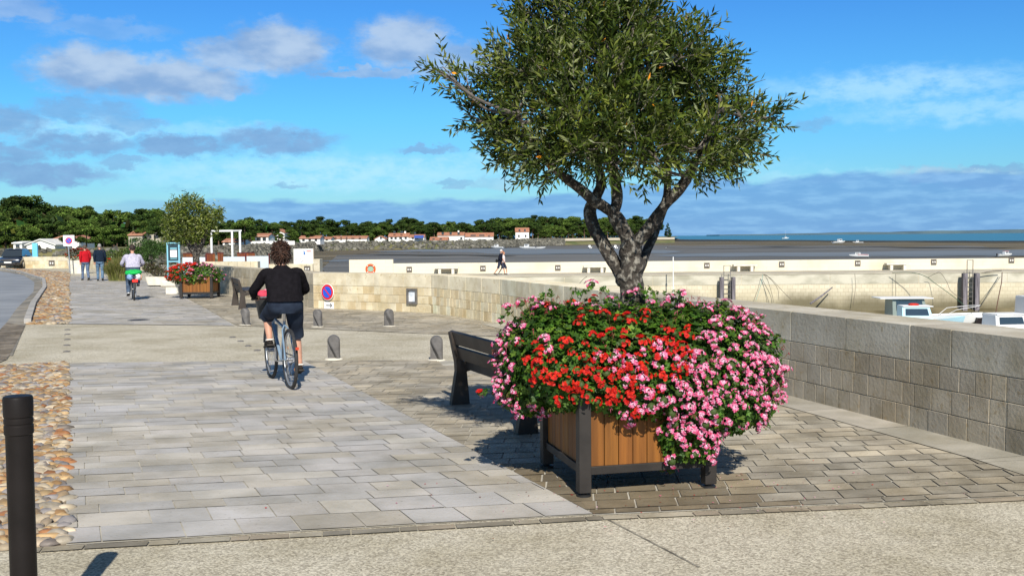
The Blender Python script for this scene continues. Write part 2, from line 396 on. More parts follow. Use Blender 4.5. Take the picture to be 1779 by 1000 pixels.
# pale border stones at the foot of the grey wall
bd = MB()
def offset(pts, d):                            # offset polyline to the left of travel by d
    out = []
    for i, p in enumerate(pts):
        a = pts[max(i - 1, 0)]; b = pts[min(i + 1, len(pts) - 1)]; t = (b - a); t.z = 0; t.normalize()
        out.append(p + Vector((-t.y, t.x, 0)) * d)
    return out
def walk(pts, seg, cut=True):                           # resample polyline: list of points every seg(i)
    out = [pts[0].copy()]; i = 0; pos = pts[0].copy(); k = 0; need = seg(0)
    while i < len(pts) - 1:
        d = (pts[i + 1] - pos).length
        if d >= need:
            pos = pos + (pts[i + 1] - pos).normalized() * need; out.append(pos.copy()); k += 1; need = seg(k)
        else:
            need -= d; pos = pts[i + 1].copy(); i += 1
            if cut and i < len(pts) - 1 and (out[-1] - pos).length > .12: out.append(pos.copy()); k += 1; need = seg(k)
    out.append(pts[-1].copy()); return out
w_in = walk(WA[:9], lambda k: 1.0 + .2 * (k % 3))
w_off = offset(w_in, .42)
for i in range(len(w_in) - 1):
    a, b, c, d = w_in[i], w_in[i + 1], w_off[i + 1], w_off[i]
    e = (b - a) * .004
    bd.poly([(p.x, p.y, gz(p) + .017) for p in (a + e, b - e, c - e, d + e)], pick([(.46, .44, .39), (.42, .40, .36), (.50, .47, .42)], .08))
struct('wall_foot_border', bd, m_slab)
# kerb-like stone row between aggregate and paving (near edge) and strip edges
rowm = MB(); rr = [Vector(G(*q)) for q in [(40, 955), (115, 949), (560, 925), (1031, 898), (1400, 882), (1779, 864), (1990, 855)]]
wk = walk(rr, lambda k: .10 + .30 * ((k * 7) % 5) / 5); of = offset(wk, -.085)
for i in range(len(wk) - 1):
    e = (wk[i + 1] - wk[i]) * .015
    rowm.poly([(p.x, p.y, gz(p) + .008 + U(0, .002)) for p in (wk[i] + e, of[i] + e, of[i + 1] - e, wk[i + 1] - e)], pick([(.34, .31, .25), (.27, .25, .21), (.42, .39, .32), (.38, .33, .26)], .15))
struct('edging_stones', rowm, m_sett)
a_, b_ = G(1052, 900), G(1215, 985); t_ = (b_ - a_).normalized(); s_ = Vector((-t_.y, t_.x, 0)) * .007
struct('expansion_joint', MB().poly([(p.x, p.y, gz(p) + .003) for p in (a_ - s_, b_ - s_, b_ + s_, a_ + s_)]), mat('joint_dark', (.12, .11, .09), (.30, .28, .23), scale=9))
# --- road, gutter, kerb, brown setts on the far left
road = [(-700, 462), (0, 471), (41, 478), (60, 490), (58, 507), (29, 536), (12, 560), (-60, 640), (-700, 900)]
mb = MB(); mb.poly([(p.x, p.y, gz(p) + .006) for p in [G(*q) for q in road]][::-1]); struct('road', mb, m_asph)
gut = [(0, 469), (35, 474), (75, 488), (77, 502), (58, 530), (46, 563), (40, 575), (25, 612), (-60, 640), (12, 560), (29, 536), (58, 507), (60, 490), (41, 478), (0, 471)]
def strip(mb, a, b, dz, col=(1, 1, 1), split=1):
    for i in range(len(a) - 1):
        for s in range(split):
            p0 = a[i].lerp(a[i + 1], s / split); p1 = a[i].lerp(a[i + 1], (s + 1) / split); q1 = b[i].lerp(b[i + 1], (s + 1) / split); q0 = b[i].lerp(b[i + 1], s / split)
            mb.poly([(p.x, p.y, gz(p) + dz) for p in (p0, p1, q1, q0)], col if not callable(col) else col())
inn = [G(*q) for q in [(0, 471), (41, 478), (60, 490), (58, 507), (29, 536), (12, 560), (-40, 615)]]
out = [G(*q) for q in [(0, 468), (34, 474), (74, 487), (75, 502), (55, 531), (45, 562), (22, 618)]]
mb = MB(); strip(mb, inn, out, .010, lambda: pick([(.30, .28, .25), (.26, .25, .225), (.34, .32, .28)], .1), split=8); struct('gutter_paving', mb, m_sett)
mb = MB(); kp = [G(*q) for q in [(0, 467), (34, 473.5), (76, 487), (77.5, 502), (58, 531), (48, 562)]]
for i in range(len(kp) - 1): mb.bar(kp[i] + Vector((0, 0, .05)), kp[i + 1] + Vector((0, 0, .05)), .14, .12)
struct('kerb', mb, m_kerb)
mb = MB(); slabs(mb, gp([(-60, 655), (0, 630), (20, 625), (40, 575), (45, 566), (12, 561), (-40, 615)]), (1, 0), lambda i: .16, .24, .012, lambda x, y: pick([(.27, .23, .18), (.22, .19, .155), (.30, .26, .21)], .12), .012); struct('side_paving', mb, m_sett)
# --- cobbles set in the ground: beds and rounded stones
m_peb = mat('cobble_stone', (.75, .72, .66), (1.1, 1.05, 1.0), rough=.6, scale=9, detail=6, attr=True, bump=.15, bscale=60, speck=(22, (.6, .55, .5), .64))
m_mort = mat('cobble_mortar', (.16, .13, .10), (.24, .20, .15), scale=6, bump=.4, bscale=50)
peb_pal = [(.44, .30, .15), (.50, .37, .21), (.42, .35, .26), (.37, .23, .11), (.54, .47, .36), (.27, .24, .22), (.45, .41, .34), (.38, .18, .08), (.56, .49, .37), (.30, .29, .30), (.47, .33, .17), (.34, .26, .17)]
ICO = None
def cobbles(polys, size, name, label_bed):
    mb = MB(); t = (1 + 5 ** .5) / 2
    import bmesh
    bm = bmesh.new(); bmesh.ops.create_icosphere(bm, subdivisions=2, radius=1); iv = [v.co.copy() for v in bm.verts]; fi = [tuple(v.index for v in f.verts) for f in bm.faces]; bm.free()
    keep = [f for f in fi if max(iv[i].z for i in f) > -.15]
    for conv in polys:
        xs = [p[0] for p in conv]; ys = [p[1] for p in conv]; y = min(ys); r = 0
        while y < max(ys):
            x = min(xs) + (r % 2) * size * .5
            while x < max(xs):
                px, py = x + U(-.3, .3) * size, y + U(-.3, .3) * size; s = size * U(.42, .72)
                if len(clip([(px - .01, py - .01), (px + .01, py - .01), (px, py + .01)], conv)) >= 3:
                    M = Matrix.Rotation(U(0, pi), 3, 'Z') @ Matrix.Diagonal((s * U(.9, 1.35), s * U(.65, .95), s * U(.34, .55))); sd = U(0, 99)
                    o = Vector((px, py, -SL * py + .012 - s * .06)); T = Matrix.Rotation(U(-.3, .3), 3, 'X')
                    mb.add([T @ M @ (v * (1 + .34 * noise.noise(v * 1.9 + Vector((sd, 0, 0))))) + o for v in iv], keep, tuple(q * .86 for q in pick(peb_pal, .25)))
                x += size * U(.75, 1.05)
            y += size * .62; r += 1
    o = struct(name, mb, m_peb, 'stuff', sm=60); return o
cobbles([gp([(-90, 640), (115, 631), (113, 948), (-90, 960)])], .098, 'cobble_bed', '')
cobbles([gp([(79, 488), (117, 493), (117, 520), (68, 520)]), gp([(68, 520), (117, 520), (117, 563), (50, 563)]), gp([(0, 465), (120, 474), (117, 493), (79, 487), (34, 474)])], .16, 'cobble_bed', '')
sheet('cobble_mortar_bed', [(-90, 640), (116, 631), (114, 949), (-90, 960)], m_mort, .004)
sheet('cobble_mortar_bed', [(0, 465), (120, 474), (117, 563), (50, 563), (60, 531), (79, 502), (79, 488), (34, 475)], m_mort, .0045)

# ================================================================= WALLS
m_lime = mat('limestone_block', (.80, .78, .74), (1.0, 1.0, .98), rough=.85, scale=3, detail=8, bump=.35, bscale=30, attr=True, lo=.3, hi=.7, speck=(14, (.78, .72, .62), .6), blotch=(1.6, (.82, .79, .70)))
m_mortar = mat('wall_mortar', (.42, .38, .30), (.5, .46, .38), scale=5, bump=.3)
def stone_wall(name, label, pts, H, capH, capL, courses, cl, thick, pal, palcap, paltop, cat='stone wall', endcap=True):
    """pts run so that the visible face lies on the left of travel; body goes to the right"""
    root = thing(name, label, cat, pts[0])
    base = [Vector((p.x, p.y, gz(p))) for p in pts]; back = offset(base, -thick)
    core = MB(); n = len(base); Z = Vector((0, 0, 1)); ins = offset(base, -.012); bi = offset(base, -thick + .012)
    for i in range(n - 1):
        a, b, c, d = ins[i], ins[i + 1], bi[i + 1], bi[i]
        core.add([a - Z * 1.5, b - Z * 1.5, c - Z * 5, d - Z * 5, a + Z * (H - .012), b + Z * (H - .012), c + Z * (H - .012), d + Z * (H - .012)], [(4, 5, 6, 7), (0, 1, 5, 4), (2, 3, 7, 6), (0, 4, 7, 3), (1, 2, 6, 5)])
    obj('mortar_core', core, m_mortar, root, world=True)
    def course(z0, z1, L, jt, pl, m, full):
        w = walk(base, L)
        for i in range(len(w) - 1):
            if (w[i + 1] - w[i]).length < .06: continue
            t = (w[i + 1] - w[i]).normalized(); t.z = 0; nrm = Vector((-t.y, t.x, 0)); out = U(0, .003)
            a = w[i] + t * jt / 2 + nrm * out; b = w[i + 1] - t * jt / 2 + nrm * out; dpt = thick if full else .1
            c, d = b - nrm * (dpt + out), a - nrm * (dpt + out); q = .0035
            za, zb = z0 + jt / 2, z1 - (jt / 2 if not full else 0)
            col = pl(a) 
            A, B = a + nrm * 0, b
            vs = [a + t * q + Z * (za + q), b - t * q + Z * (za + q), b - t * q + Z * (zb - q), a + t * q + Z * (zb - q)]
            b2 = [a - nrm * q + Z * za, b - nrm * q + Z * za, b - nrm * q + Z * zb, a - nrm * q + Z * zb]
            bk = [d + Z * za, c + Z * za, c + Z * zb, d + Z * zb]
            f = [(0, 1, 2, 3), (0, 4, 5, 1), (1, 5, 6, 2), (2, 6, 7, 3), (3, 7, 4, 0), (4, 8, 9, 5), (5, 9, 10, 6), (6, 10, 11, 7), (7, 11, 8, 4)]
            m.add(vs + b2 + bk, f + ([(8, 11, 10, 9)] if full else []), col)
    body = MB(); z = 0
    for k, h in enumerate(courses):
        course(z, z + h, lambda i: cl * U(.8, 1.3), .0055, pal, body, False); z += h
    # the rear face of the wall, seen only from the harbour side
    for i in range(n - 1):
        a, b = back[i], back[i + 1]; body.add([a - Z * 5, b - Z * 5, b + Z * z, a + Z * z], [(0, 1, 2, 3)], pal(a))
    obj('wall_blocks', body, m_lime, root, world=True)
    cap = MB(); course(z, H, lambda i: capL * U(.9, 1.1), .009, palcap, cap, True)
    obj('coping', cap, m_lime, root, world=True)
    return root
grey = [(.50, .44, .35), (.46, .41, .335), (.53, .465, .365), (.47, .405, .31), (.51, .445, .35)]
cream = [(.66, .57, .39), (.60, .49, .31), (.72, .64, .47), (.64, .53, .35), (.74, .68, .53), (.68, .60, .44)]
def fade(x):   # stones weather from grey (right) to cream toward the sign wall
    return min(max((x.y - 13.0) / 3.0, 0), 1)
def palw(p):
    f = fade(p); a, b = pick(grey, .12), tuple(min(q * (1.3 if p.y < 23.6 else 1), .95) for q in pick(cream, .08)); return tuple(x * (1 - f) + y * f for x, y in zip(a, b))  # cream stretch before the sign wall lightened to mimic stronger sun
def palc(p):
    f = fade(p); a, b = pick([(.54, .50, .42), (.51, .47, .395), (.56, .52, .44)], .08), tuple(min(q * (1.3 if p.y < 23.6 else 1), .95) for q in pick([(.72, .66, .52), (.70, .63, .48)], .06)); return tuple(x * (1 - f) + y * f for x, y in zip(a, b))  # coping gets the same painted-in sun along its cream stretch
random.seed(5)
COURSES = [.20, .195, .195]
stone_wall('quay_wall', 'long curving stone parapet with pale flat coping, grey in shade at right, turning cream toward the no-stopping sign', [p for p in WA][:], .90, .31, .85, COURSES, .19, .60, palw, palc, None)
SWr = SW
palg = lambda p: pick([(.52, .47, .37), (.46, .42, .34), (.56, .50, .40)], .08)
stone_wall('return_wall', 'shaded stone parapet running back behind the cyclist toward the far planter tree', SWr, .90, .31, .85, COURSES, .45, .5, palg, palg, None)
# low cream wall at the far left end of the promenade
lw = [Vector(G(x, y)) for x, y in [(292, 494), (240, 470), (150, 466), (25, 466), (-100, 463)]]
stone_wall('end_wall', 'low pale stone wall closing the far left end of the promenade behind the black car', lw[1:], .85, .3, 1.6, [.28, .27], .8, .4, lambda p: pick(cream, .06), lambda p: pick([(.74, .68, .55)], .05), None)

# ================================================================= HARBOUR, JETTY, BAY, SEA
MUD = -3.0
m_mud = mat('bay_mud', (.095, .085, .062), (.175, .15, .105), rough=.95, spec=.08, scale=.05, detail=12, stretch=(.25, 1.6, 1), bump=.3, bscale=.8, bdist=.3, lo=.4, hi=.6, speck=(.4, (.05, .05, .045), .58))
m_wetmud = mat('wet_mud', (.10, .10, .095), (.16, .155, .145), rough=.7, scale=.06, detail=10, stretch=(.25, 1.5, 1), bump=.1, bscale=3, bdist=.1, spec=.12)
m_weed = mat('seaweed_bank', (.022, .02, .014), (.05, .045, .03), rough=.8, scale=.08, detail=8, stretch=(.2, 1, 1))
m_sea = mat('sea_water', (.025, .13, .20), (.04, .17, .24), rough=.35, scale=.01, detail=6, stretch=(.2, 1.5, 1), spec=.25, bump=.5, bscale=.25, bdist=.5)
m_shal = mat('shallow_water', (.12, .14, .155), (.17, .185, .20), rough=.6, scale=.06, detail=6, stretch=(.12, 1, 1), spec=.25, bump=.15, bscale=2, bdist=.05)
m_sand = mat('beach_sand', (.52, .46, .34), (.60, .53, .41), scale=.3)
m_grass = mat('rough_grass', (.10, .12, .04), (.20, .18, .08), scale=.08, detail=8)
mb = MB(); mb.add([(-9000, -50, -5.2), (9000, -50, -5.2), (16000, 14000, -5.2), (-16000, 14000, -5.2)], [(0, 1, 2, 3)]); struct('sea', mb, m_sea)
mud_far = [P(-400, 425, MUD), P(600, 417.5, MUD), P(1000, 413.3, MUD), P(1165, 412.3, MUD), P(1185, 416, MUD), P(1250, 416.6, MUD), P(1450, 417.5, MUD), P(1779, 418.2, MUD), P(2300, 415, MUD)]
mb = MB()
mb.add([(-500, 85, MUD), (900, 60, MUD)] + [tuple(p) for p in reversed(mud_far)], [tuple(range(2 + len(mud_far)))]); struct('mud_flat', mb, m_mud)
def flat(name, pix, z, m, jag=0):
    pts = [P(x, y, z) for x, y in pix]; struct(name, MB().poly(pts[::-1]), m)
def band(name, top, bot, z, m, n=60, amp=.4):     # irregular band between two pixel curves
    def at(c, x):
        for (x0, y0), (x1, y1) in zip(c, c[1:]):
            if x0 <= x <= x1: return y0 + (y1 - y0) * (x - x0) / (x1 - x0)
        return c[-1][1]
    x0, x1 = top[0][0], top[-1][0]; mb = MB(); pr = None; sd = U(0, 99)
    for i in range(n + 1):
        x = x0 + (x1 - x0) * i / n; k = min(1, i / 4, (n - i) / 4)
        a = at(top, x); b = at(bot, x); mid = (a + b) / 2
        a += amp * noise.noise(Vector((x * .013, sd, 0))) * 2; b += amp * noise.noise(Vector((x * .017, sd + 9, 0))) * 3
        a = mid + (a - mid) * k; b = mid + (b - mid) * k
        cur = (P(x, a, z), P(x, max(b, a + .05), z))
        if pr: mb.add([pr[0], cur[0], cur[1], pr[1]], [(3, 2, 1, 0)])
        pr = cur
    struct(name, mb, m)
band('seaweed_bank', [(1120, 415.2), (1450, 417.4), (1779, 418.0), (1900, 418)], [(1120, 418.5), (1450, 419.8), (1779, 420.8), (1900, 421)], MUD + .08, m_weed, amp=.25)
band('wet_mud', [(700, 427), (900, 427.5), (1300, 426), (1779, 428)], [(700, 440), (900, 455), (1300, 456), (1779, 450)], MUD + .04, m_wetmud, amp=1.2)
band('wet_mud', [(558, 444), (620, 441), (700, 438), (980, 438)], [(558, 490), (620, 490), (700, 480), (980, 470)], MUD + .05, m_wetmud, amp=1.0)
band('shallow_water', [(1130, 441), (1400, 438.5), (1779, 433.5), (1900, 433)], [(1130, 446), (1400, 445.5), (1779, 444.5), (1900, 444)], MUD + .09, m_shal, amp=.5)
band('shallow_water', [(640, 436), (760, 433), (900, 432), (1190, 434)], [(640, 438), (760, 437), (900, 441), (1190, 440)], MUD + .09, m_shal, amp=.7)
band('shallow_water', [(555, 452), (700, 449)], [(555, 454.5), (700, 452)], MUD + .1, m_shal, n=20, amp=.3)
band('shallow_water', [(1160, 429), (1500, 427)], [(1160, 432), (1500, 430)], MUD + .1, m_wetmud, n=30, amp=.5)
band('mud_bar', [(450, 431.5), (700, 430), (930, 428.0)], [(450, 434.5), (700, 432), (930, 429.5)], MUD + .11, m_weed, n=40, amp=.6)
band('mud_bar', [(610, 441), (900, 443.5)], [(610, 442.3), (900, 445)], MUD + .12, m_weed, n=40, amp=.6)
band('mud_bar', [(1300, 428), (1779, 430)], [(1300, 428.6), (1779, 430.8)], MUD + .12, m_weed, n=40, amp=.5)
# distant coast across the water
mb = MB(); Yc = 9000; pr = None
for i in range(121):
    x = 1250 + i * 9; b = D(x, 405, Yc); hgt = 2 + 34 * min(i / 60, 1) * (.75 + .6 * noise.noise(Vector((i * .13, 0, 0)))) ; X = b.x
    c = [(X, Yc, -5), (X, Yc, hgt), (X, Yc + 600, hgt * .9), (X, Yc + 600, -5)]
    if pr: mb.add(pr + c, [(0, 4, 5, 1), (1, 5, 6, 2), (2, 6, 7, 3)])
    pr = c
struct('distant_coast', mb, mat('distant_land', (.05, .09, .12), (.09, .14, .16), scale=.002))  # bluish tone paints distance haze into the land colour

# harbour bed between the promenade and the jetty
m_bed = mat('harbour_mud', (.10, .085, .045), (.20, .17, .10), rough=.6, scale=.5, detail=9, bump=.5, bscale=4, bdist=.1)
mb = MB(); nx, ny = 50, 30; vs = []; fs = []
for j in range(ny + 1):
    for i in range(nx + 1):
        X = -20 + 90 * i / nx; Y = 10 + 59.5 * j / ny; z = -4.5 + 1.2 * max(0, (Y - 60) / 9.5) ** 2 + .25 * noise.noise(Vector((X * .3, Y * .3, 0)))
        vs.append((X, Y, z))
for j in range(ny):
    for i in range(nx): a = j * (nx + 1) + i; fs.append((a, a + 1, a + nx + 2, a + nx + 1))
mb.add(vs, fs); struct('harbour_bed', mb, m_bed, sm=60)
JD = -1.0; JY = 68.3; JB = 73.8                 # jetty deck level, near edge, parapet line
XL = D(545, 478, JB).x; XR = 62
m_conc = mat('jetty_concrete', (.36, .34, .26), (.56, .53, .43), rough=.85, scale=.5, detail=9, stretch=(1, 1, 2), bump=.2, bscale=6, lo=.38, hi=.6)
m_deck = mat('jetty_deck', (.40, .36, .28), (.50, .46, .36), rough=.85, scale=.6, detail=6)
m_block = brickmat('jetty_masonry', (.67, .61, .46), (.60, .54, .40), (.44, .38, .27), .36, .26, .012, stain=(-2.3, -.9, (.10, .085, .04)))
m_para = brickmat('parapet_stone', (.70, .64, .50), (.67, .61, .48), (.58, .51, .39), 1.5, .27, .008)
jr = thing('jetty', 'long pale stone jetty across the harbour with a parapet and concrete-topped block wall', 'jetty', (XL, JY, JD))
mb = MB(); mb.box(((XL + XR) / 2, (JY + .3 + JB + .6) / 2, -3.6), (XR - XL, JB + .6 - JY - .3, 5.0), col=(1, 1, 1)); obj('block_wall', mb, m_block, jr, world=True)
mb = MB()
x = XL
while x < XR:
    mb.box((x + 3.0, JY + .9, JD - .39), (5.97, 1.24, .66)); x += 6.0
obj('concrete_band', mb, m_conc, jr, world=True)
mb = MB().box(((XL + XR) / 2, (JY + .25 + JB + .5) / 2, JD - .03), (XR - XL, JB + .25 - JY, .06)); obj('deck', mb, m_deck, jr, world=True)
mb = MB(); xa = D(607, 478, JB).x; xb = D(683, 478, JB).x
mb.box(((xb + XR) / 2 + .01, JB + .25, JD + .38), (XR - xb, .5, .80)); obj('parapet', mb, m_para, jr, world=True)
mb = MB().box(((xa + xb) / 2, JB + .25, JD + .52), (xb - xa, .54, 1.12)); obj('parapet_step', mb, m_para, jr, world=True)

# ================================================================= FAR LAND
LZ = 0.0
SHORE = [(-400, 437), (-60, 435.5), (100, 433.5), (250, 432), (330, 430), (420, 428), (500, 424.5), (560, 421.5), (640, 420.3), (780, 419.0), (880, 417.4), (980, 415.5), (1080, 414.2), (1172, 413.2)]
SP = [P(x, y, LZ) for x, y in SHORE]
back_ = [D(1172, 409.5, 820), D(1180, 400, 1500), Vector((-1500, 1500, 0)), Vector((-1500, 300, 0))]
for b in back_: b.z = LZ
mb = MB(); pts = SP + back_; mb.poly(pts[::-1] if False else pts)
lo_ = []
for i, p in enumerate(SP):
    d = Vector((p.x, p.y, 0)).normalized(); q = p - d * (7 + p.y * .02); q.z = MUD - .2; lo_.append(q)
mb2 = MB()
for i in range(len(SP) - 1): mb.add([SP[i], lo_[i], lo_[i + 1], SP[i + 1]], [(0, 1, 2, 3)])
struct('land', mb, m_grass)
m_rock = mat('sea_rock', (.07, .07, .06), (.17, .165, .145), rough=.9, scale=.7, detail=8, attr=True, bump=.3, bscale=3, bdist=.1)
mb = MB(); random.seed(21)
def rockf(mb, c, s, col):
    vs = []
    for e in (-1, 1):
        for a, b in ((-1, -1), (1, -1), (1, 1), (-1, 1)): vs.append(Vector((a * s * U(.6, 1.1), b * s * U(.6, 1.1), e * s * U(.4, .8))))
    M = Euler((U(-.5, .5), U(-.5, .5), U(0, 6))).to_matrix()
    mb.add([M @ v + c for v in vs], [(3, 2, 1, 0), (4, 5, 6, 7), (0, 1, 5, 4), (1, 2, 6, 5), (2, 3, 7, 6), (3, 0, 4, 7)], col)
for i in range(len(SP) - 3):
    L = (SP[i + 1] - SP[i]).length; n = int(min(L * 8, 1000))
    for k in range(n):
        t = rnd(); u = rnd(); a = SP[i].lerp(SP[i + 1], t); b = lo_[i].lerp(lo_[i + 1], t); c = a.lerp(b, u * .95)
        g = U(.6, 1.5); rockf(mb, c + Vector((0, 0, .1)), U(.25, .55) * (1 + a.y / 900), (g, g * .98, g * .92))
struct('rock_bank', mb, m_rock, 'stuff')
# sandy beach strip on the far point
mb = MB(); Zu = Vector((0, 0, 1)); sh_ = [SP[i] + Zu * .3 for i in (10, 11, 12, 13)]; sh_[0] = sh_[0].lerp(sh_[1], .35); lw_ = [lo_[i] for i in (10, 11, 12, 13)]; lw_[0] = lw_[0].lerp(lw_[1], .35); a = [p.lerp(q, .45) + Zu * .35 for p, q in zip(sh_, lw_)]; b = [p + Vector((0, 60, .1)) for p in sh_]
for i in range(3): mb.add([a[i], a[i + 1], sh_[i + 1], sh_[i]], [(0, 1, 2, 3)]).add([sh_[i], sh_[i + 1], b[i + 1], b[i]], [(0, 1, 2, 3)])
struct('beach', mb, m_sand)
# ================================================================= FURNITURE
m_dark = mat('dark_metal', (.024, .021, .019), (.034, .030, .027), rough=.5, scale=6, bump=.05, bscale=80, spec=.28)
m_post = mat('post_paint', (.011, .009, .008), (.016, .013, .012), rough=.45, scale=5, spec=.15)
m_iron = mat('cast_iron', (.10, .095, .092), (.15, .143, .138), rough=.6, scale=9, detail=6, bump=.25, bscale=50)
m_wood = mat('planter_wood', (.15, .056, .008), (.27, .105, .016), rough=.6, scale=2.2, detail=8, stretch=(9, 9, .5), bump=.2, bscale=8, lo=.3, hi=.7, attr=True)
m_white = mat('white_paint', (.78, .78, .76), (.84, .84, .82), rough=.45, scale=2)
m_black = mat('black_plastic', (.02, .02, .02), rough=.5)
m_rubber = mat('rubber', (.022, .022, .024), (.035, .035, .036), rough=.8, scale=20)
m_chrome = mat('steel', (.55, .56, .58), rough=.28, metal=1)
m_alu = mat('brushed_alloy', (.45, .46, .47), rough=.45, metal=.8)
m_glass = mat('dark_glass', (.03, .04, .05), rough=.08, spec=.8)
m_col = mat('painted', (1, 1, 1), rough=.5, attr=True, scale=3)
m_matt = mat('matt_colour', (.9, .9, .9), (1.05, 1.05, 1.05), rough=.9, attr=True, scale=14)
m_conw = mat('pale_concrete', (.60, .56, .47), (.72, .68, .58), rough=.85, scale=4, detail=8, bump=.2, bscale=40)

# near round post
b = G(36, 1160)
b = Vector(G(36.5, 1000)); 
t = D(29, 700, 4.0); b = Vector((t.x + .005, 4.0, gz((0, 4.0)))); H = t.z - b.z + .03
p = thing('round_post', 'tall black round metal post with grooved collar at the left edge, among the cobbles', 'post', b)
mb = MB().lathe([(.052, -.02), (.052, 0), (.0505, .01), (.0505, H - .16), (.0505, H - .155)], n=32); obj('shaft', mb, m_post, p, sm=40)
mb = MB().lathe([(.0505, H - .155), (.055, H - .15), (.055, H - .118), (.0525, H - .115), (.0525, H - .11), (.055, H - .107), (.055, H - .092), (.0525, H - .089), (.0525, H - .084), (.0555, H - .081), (.0565, H - .012), (.054, H - .003), (.05, H), (.02, H + .003)], n=32); obj('collar', mb, m_post, p, sm=30)

# bollards: flat-faced, cut on a slant
def make_bollard():
    r = thing('bollard', '', 'bollard', group='cast iron bollards by the paving')
    def ring(t):
        z = t; hw = .105; hd = .06
        return z, hw, hd
    mb = MB(); prof = []; n = 20; outl = []
    for i in range(n + 1):
        a = pi * i / n; outl.append((.105 * cos(a), .33 + .115 * sin(a)))
    outl = None
    nx, nz = 18, 26; hw, top = .088, .35; vs = []; fs = []
    for s_ in (0, 1):
        for j in range(nz + 1):
            z = top * sin(pi / 2 * (j / nz)); w = hw if z < top - hw else max(sqrt(max(hw * hw - (z - top + hw) ** 2, 0)), .004)
            for i in range(nx + 1):
                x = -w + 2 * w * i / nx; ed_ = max(0, 1 - (x / w) ** 2) ** .5 if w > .005 else 0
                y0 = -.02 - .055 * ed_ * (1 - .25 * z / top)
                if s_ == 0:
                    zl = (.30 - (x + hw) / (1.75 * hw) * .30)            # slanting cut, lower left
                    if z < zl: y0 = min(y0 + 3.0 * (zl - z) * .45, .02)
                    vs.append((x, y0, z))
                else: vs.append((x, .05 + .02 * ed_, z))
    o_ = (nx + 1) * (nz + 1); q_ = lambda s_, j, i: s_ * o_ + j * (nx + 1) + i
    for j in range(nz):
        for i in range(nx): fs += [(q_(0, j, i), q_(0, j, i + 1), q_(0, j + 1, i + 1), q_(0, j + 1, i)), (q_(1, j, i + 1), q_(1, j, i), q_(1, j + 1, i), q_(1, j + 1, i + 1))]
        fs += [(q_(0, j, 0), q_(0, j + 1, 0), q_(1, j + 1, 0), q_(1, j, 0)), (q_(0, j, nx), q_(1, j, nx), q_(1, j + 1, nx), q_(0, j + 1, nx))]
    for i in range(nx): fs.append((q_(0, nz, i), q_(0, nz, i + 1), q_(1, nz, i + 1), q_(1, nz, i)))
    mb = MB().add(vs, fs); obj('body', mb, m_iron, r, sm=38)
    mb = MB().lathe([(.13, -.01), (.125, .014), (.1, .018)], n=20, sq=.75); obj('base_plate', mb, m_conw, r, sm=40)
    return r
    f = [Vector((x * (1 if x > 0 else 1), -.075 + (.0 if z > .05 else 0) + .035 * (z / .45) * (1 if x < 0 else .3), z)) for x, z in outl]
    bk = [Vector((x * .92, .075 - .02 * (z / .45), z * .985)) for x, z in outl]
    k = len(outl); mid = [v.lerp(w, .5) + Vector((v.x * .06, 0, 0)) for v, w in zip(f, bk)]
    vs = f + mid + bk; fs = [tuple(range(k - 1, -1, -1))[::-1], tuple(2 * k + i for i in range(k))[::-1]]
    for q in (0, 1):
        for i in range(k): fs.append((q * k + (i + 1) % k, q * k + i, (q + 1) * k + i, (q + 1) * k + (i + 1) % k))
    mb.add(vs, fs); mb.add([(.105, -.078, 0), (.03, -.105, 0), (-.10, -.08, 0), (.02, -.072, .33), (.06, -.06, .40)], [(1, 0, 4, 3), (2, 1, 3)])
    obj('body', mb, m_iron, r, sm=35, bev=.006)
    mb = MB().lathe([(.15, -.01), (.145, .014), (.1, .02)], n=20, sq=.75); obj('base_plate', mb, m_conw, r, sm=40)
    return r
b0 = make_bollard(); m_bench = mat('bench_paint', (.034, .027, .022), (.052, .042, .035), rough=.5, scale=5, spec=.3)
BL = [((580, 624), 'dark bollard standing at the edge of the pale strip just right of the near bicycle'), ((758.5, 626), 'dark bollard at the edge of the pale strip just left of the near bench'),
      ((425.5, 565), 'dark bollard left of the near cyclist, in front of the far bench'), ((551.5, 568), 'dark bollard below the no-stopping sign, right of the near cyclist'), ((676.5, 567), 'dark bollard alone in front of the sunlit cream wall, between sign and recessed lamp')]
for i, ((x, y), l) in enumerate(BL):
    g = G(x, y)
    if i == 0: b0.location = g; b0['label'] = l; b0.rotation_euler = (0, 0, .12)
    else: dup(b0, g, (.05, -.35, -.1, .5)[i - 1], l)

# benches
def make_bench():
    r = thing('bench', '', 'bench', group='dark metal benches on the promenade')
    L = 1.8                                          # local: x along, seat faces +y, back at -y
    for s in (-1, 1):
        mb = MB(); X = s * (L / 2 - .035)
        prof = [(-.30, 0), (-.10, 0), (-.13, .34), (.19, .41), (.22, .455), (-.12, .44), (-.17, .45), (-.255, .755), (-.305, .745), (-.245, .44), (-.24, .35)]
        mb.prism(prof, lambda a, b_: (X - .04, a, b_), (.08, 0, 0)); obj('leg', mb, m_bench, r, bev=.005)
    mb = MB(); mb.bar((-L / 2, -.215, .50), (L / 2, -.215, .50), .14 * 0 + .028, .13, up=Vector((0, .28, 1)));
    mb = MB()
    for z0, y0, h in ((.69, -.255, .14), (.535, -.212, .135)):
        mb.box((0, y0, z0), (L, .035, h), M=Matrix.Rotation(R(16), 3, 'X'))
    obj('backrest', mb, m_bench, r, bev=.006)
    mb = MB()
    for i in range(4): mb.box((0, -.09 + .105 * i, .468 + .004 * i - (.012 if i == 3 else 0)), (L, .095, .032), M=Matrix.Rotation(R(3 - (14 if i == 3 else 0)), 3, 'X'))
    obj('seat', mb, m_bench, r, bev=.006)
    mb = MB().box((0, .1, .425), (L - .1, .06, .05)); mb.box((0, -.12, .415), (L - .1, .05, .09)); obj('seat_rail', mb, m_dark, r)
    return r
bench = make_bench()
g1 = G(803, 703); g2 = G(897, 744)
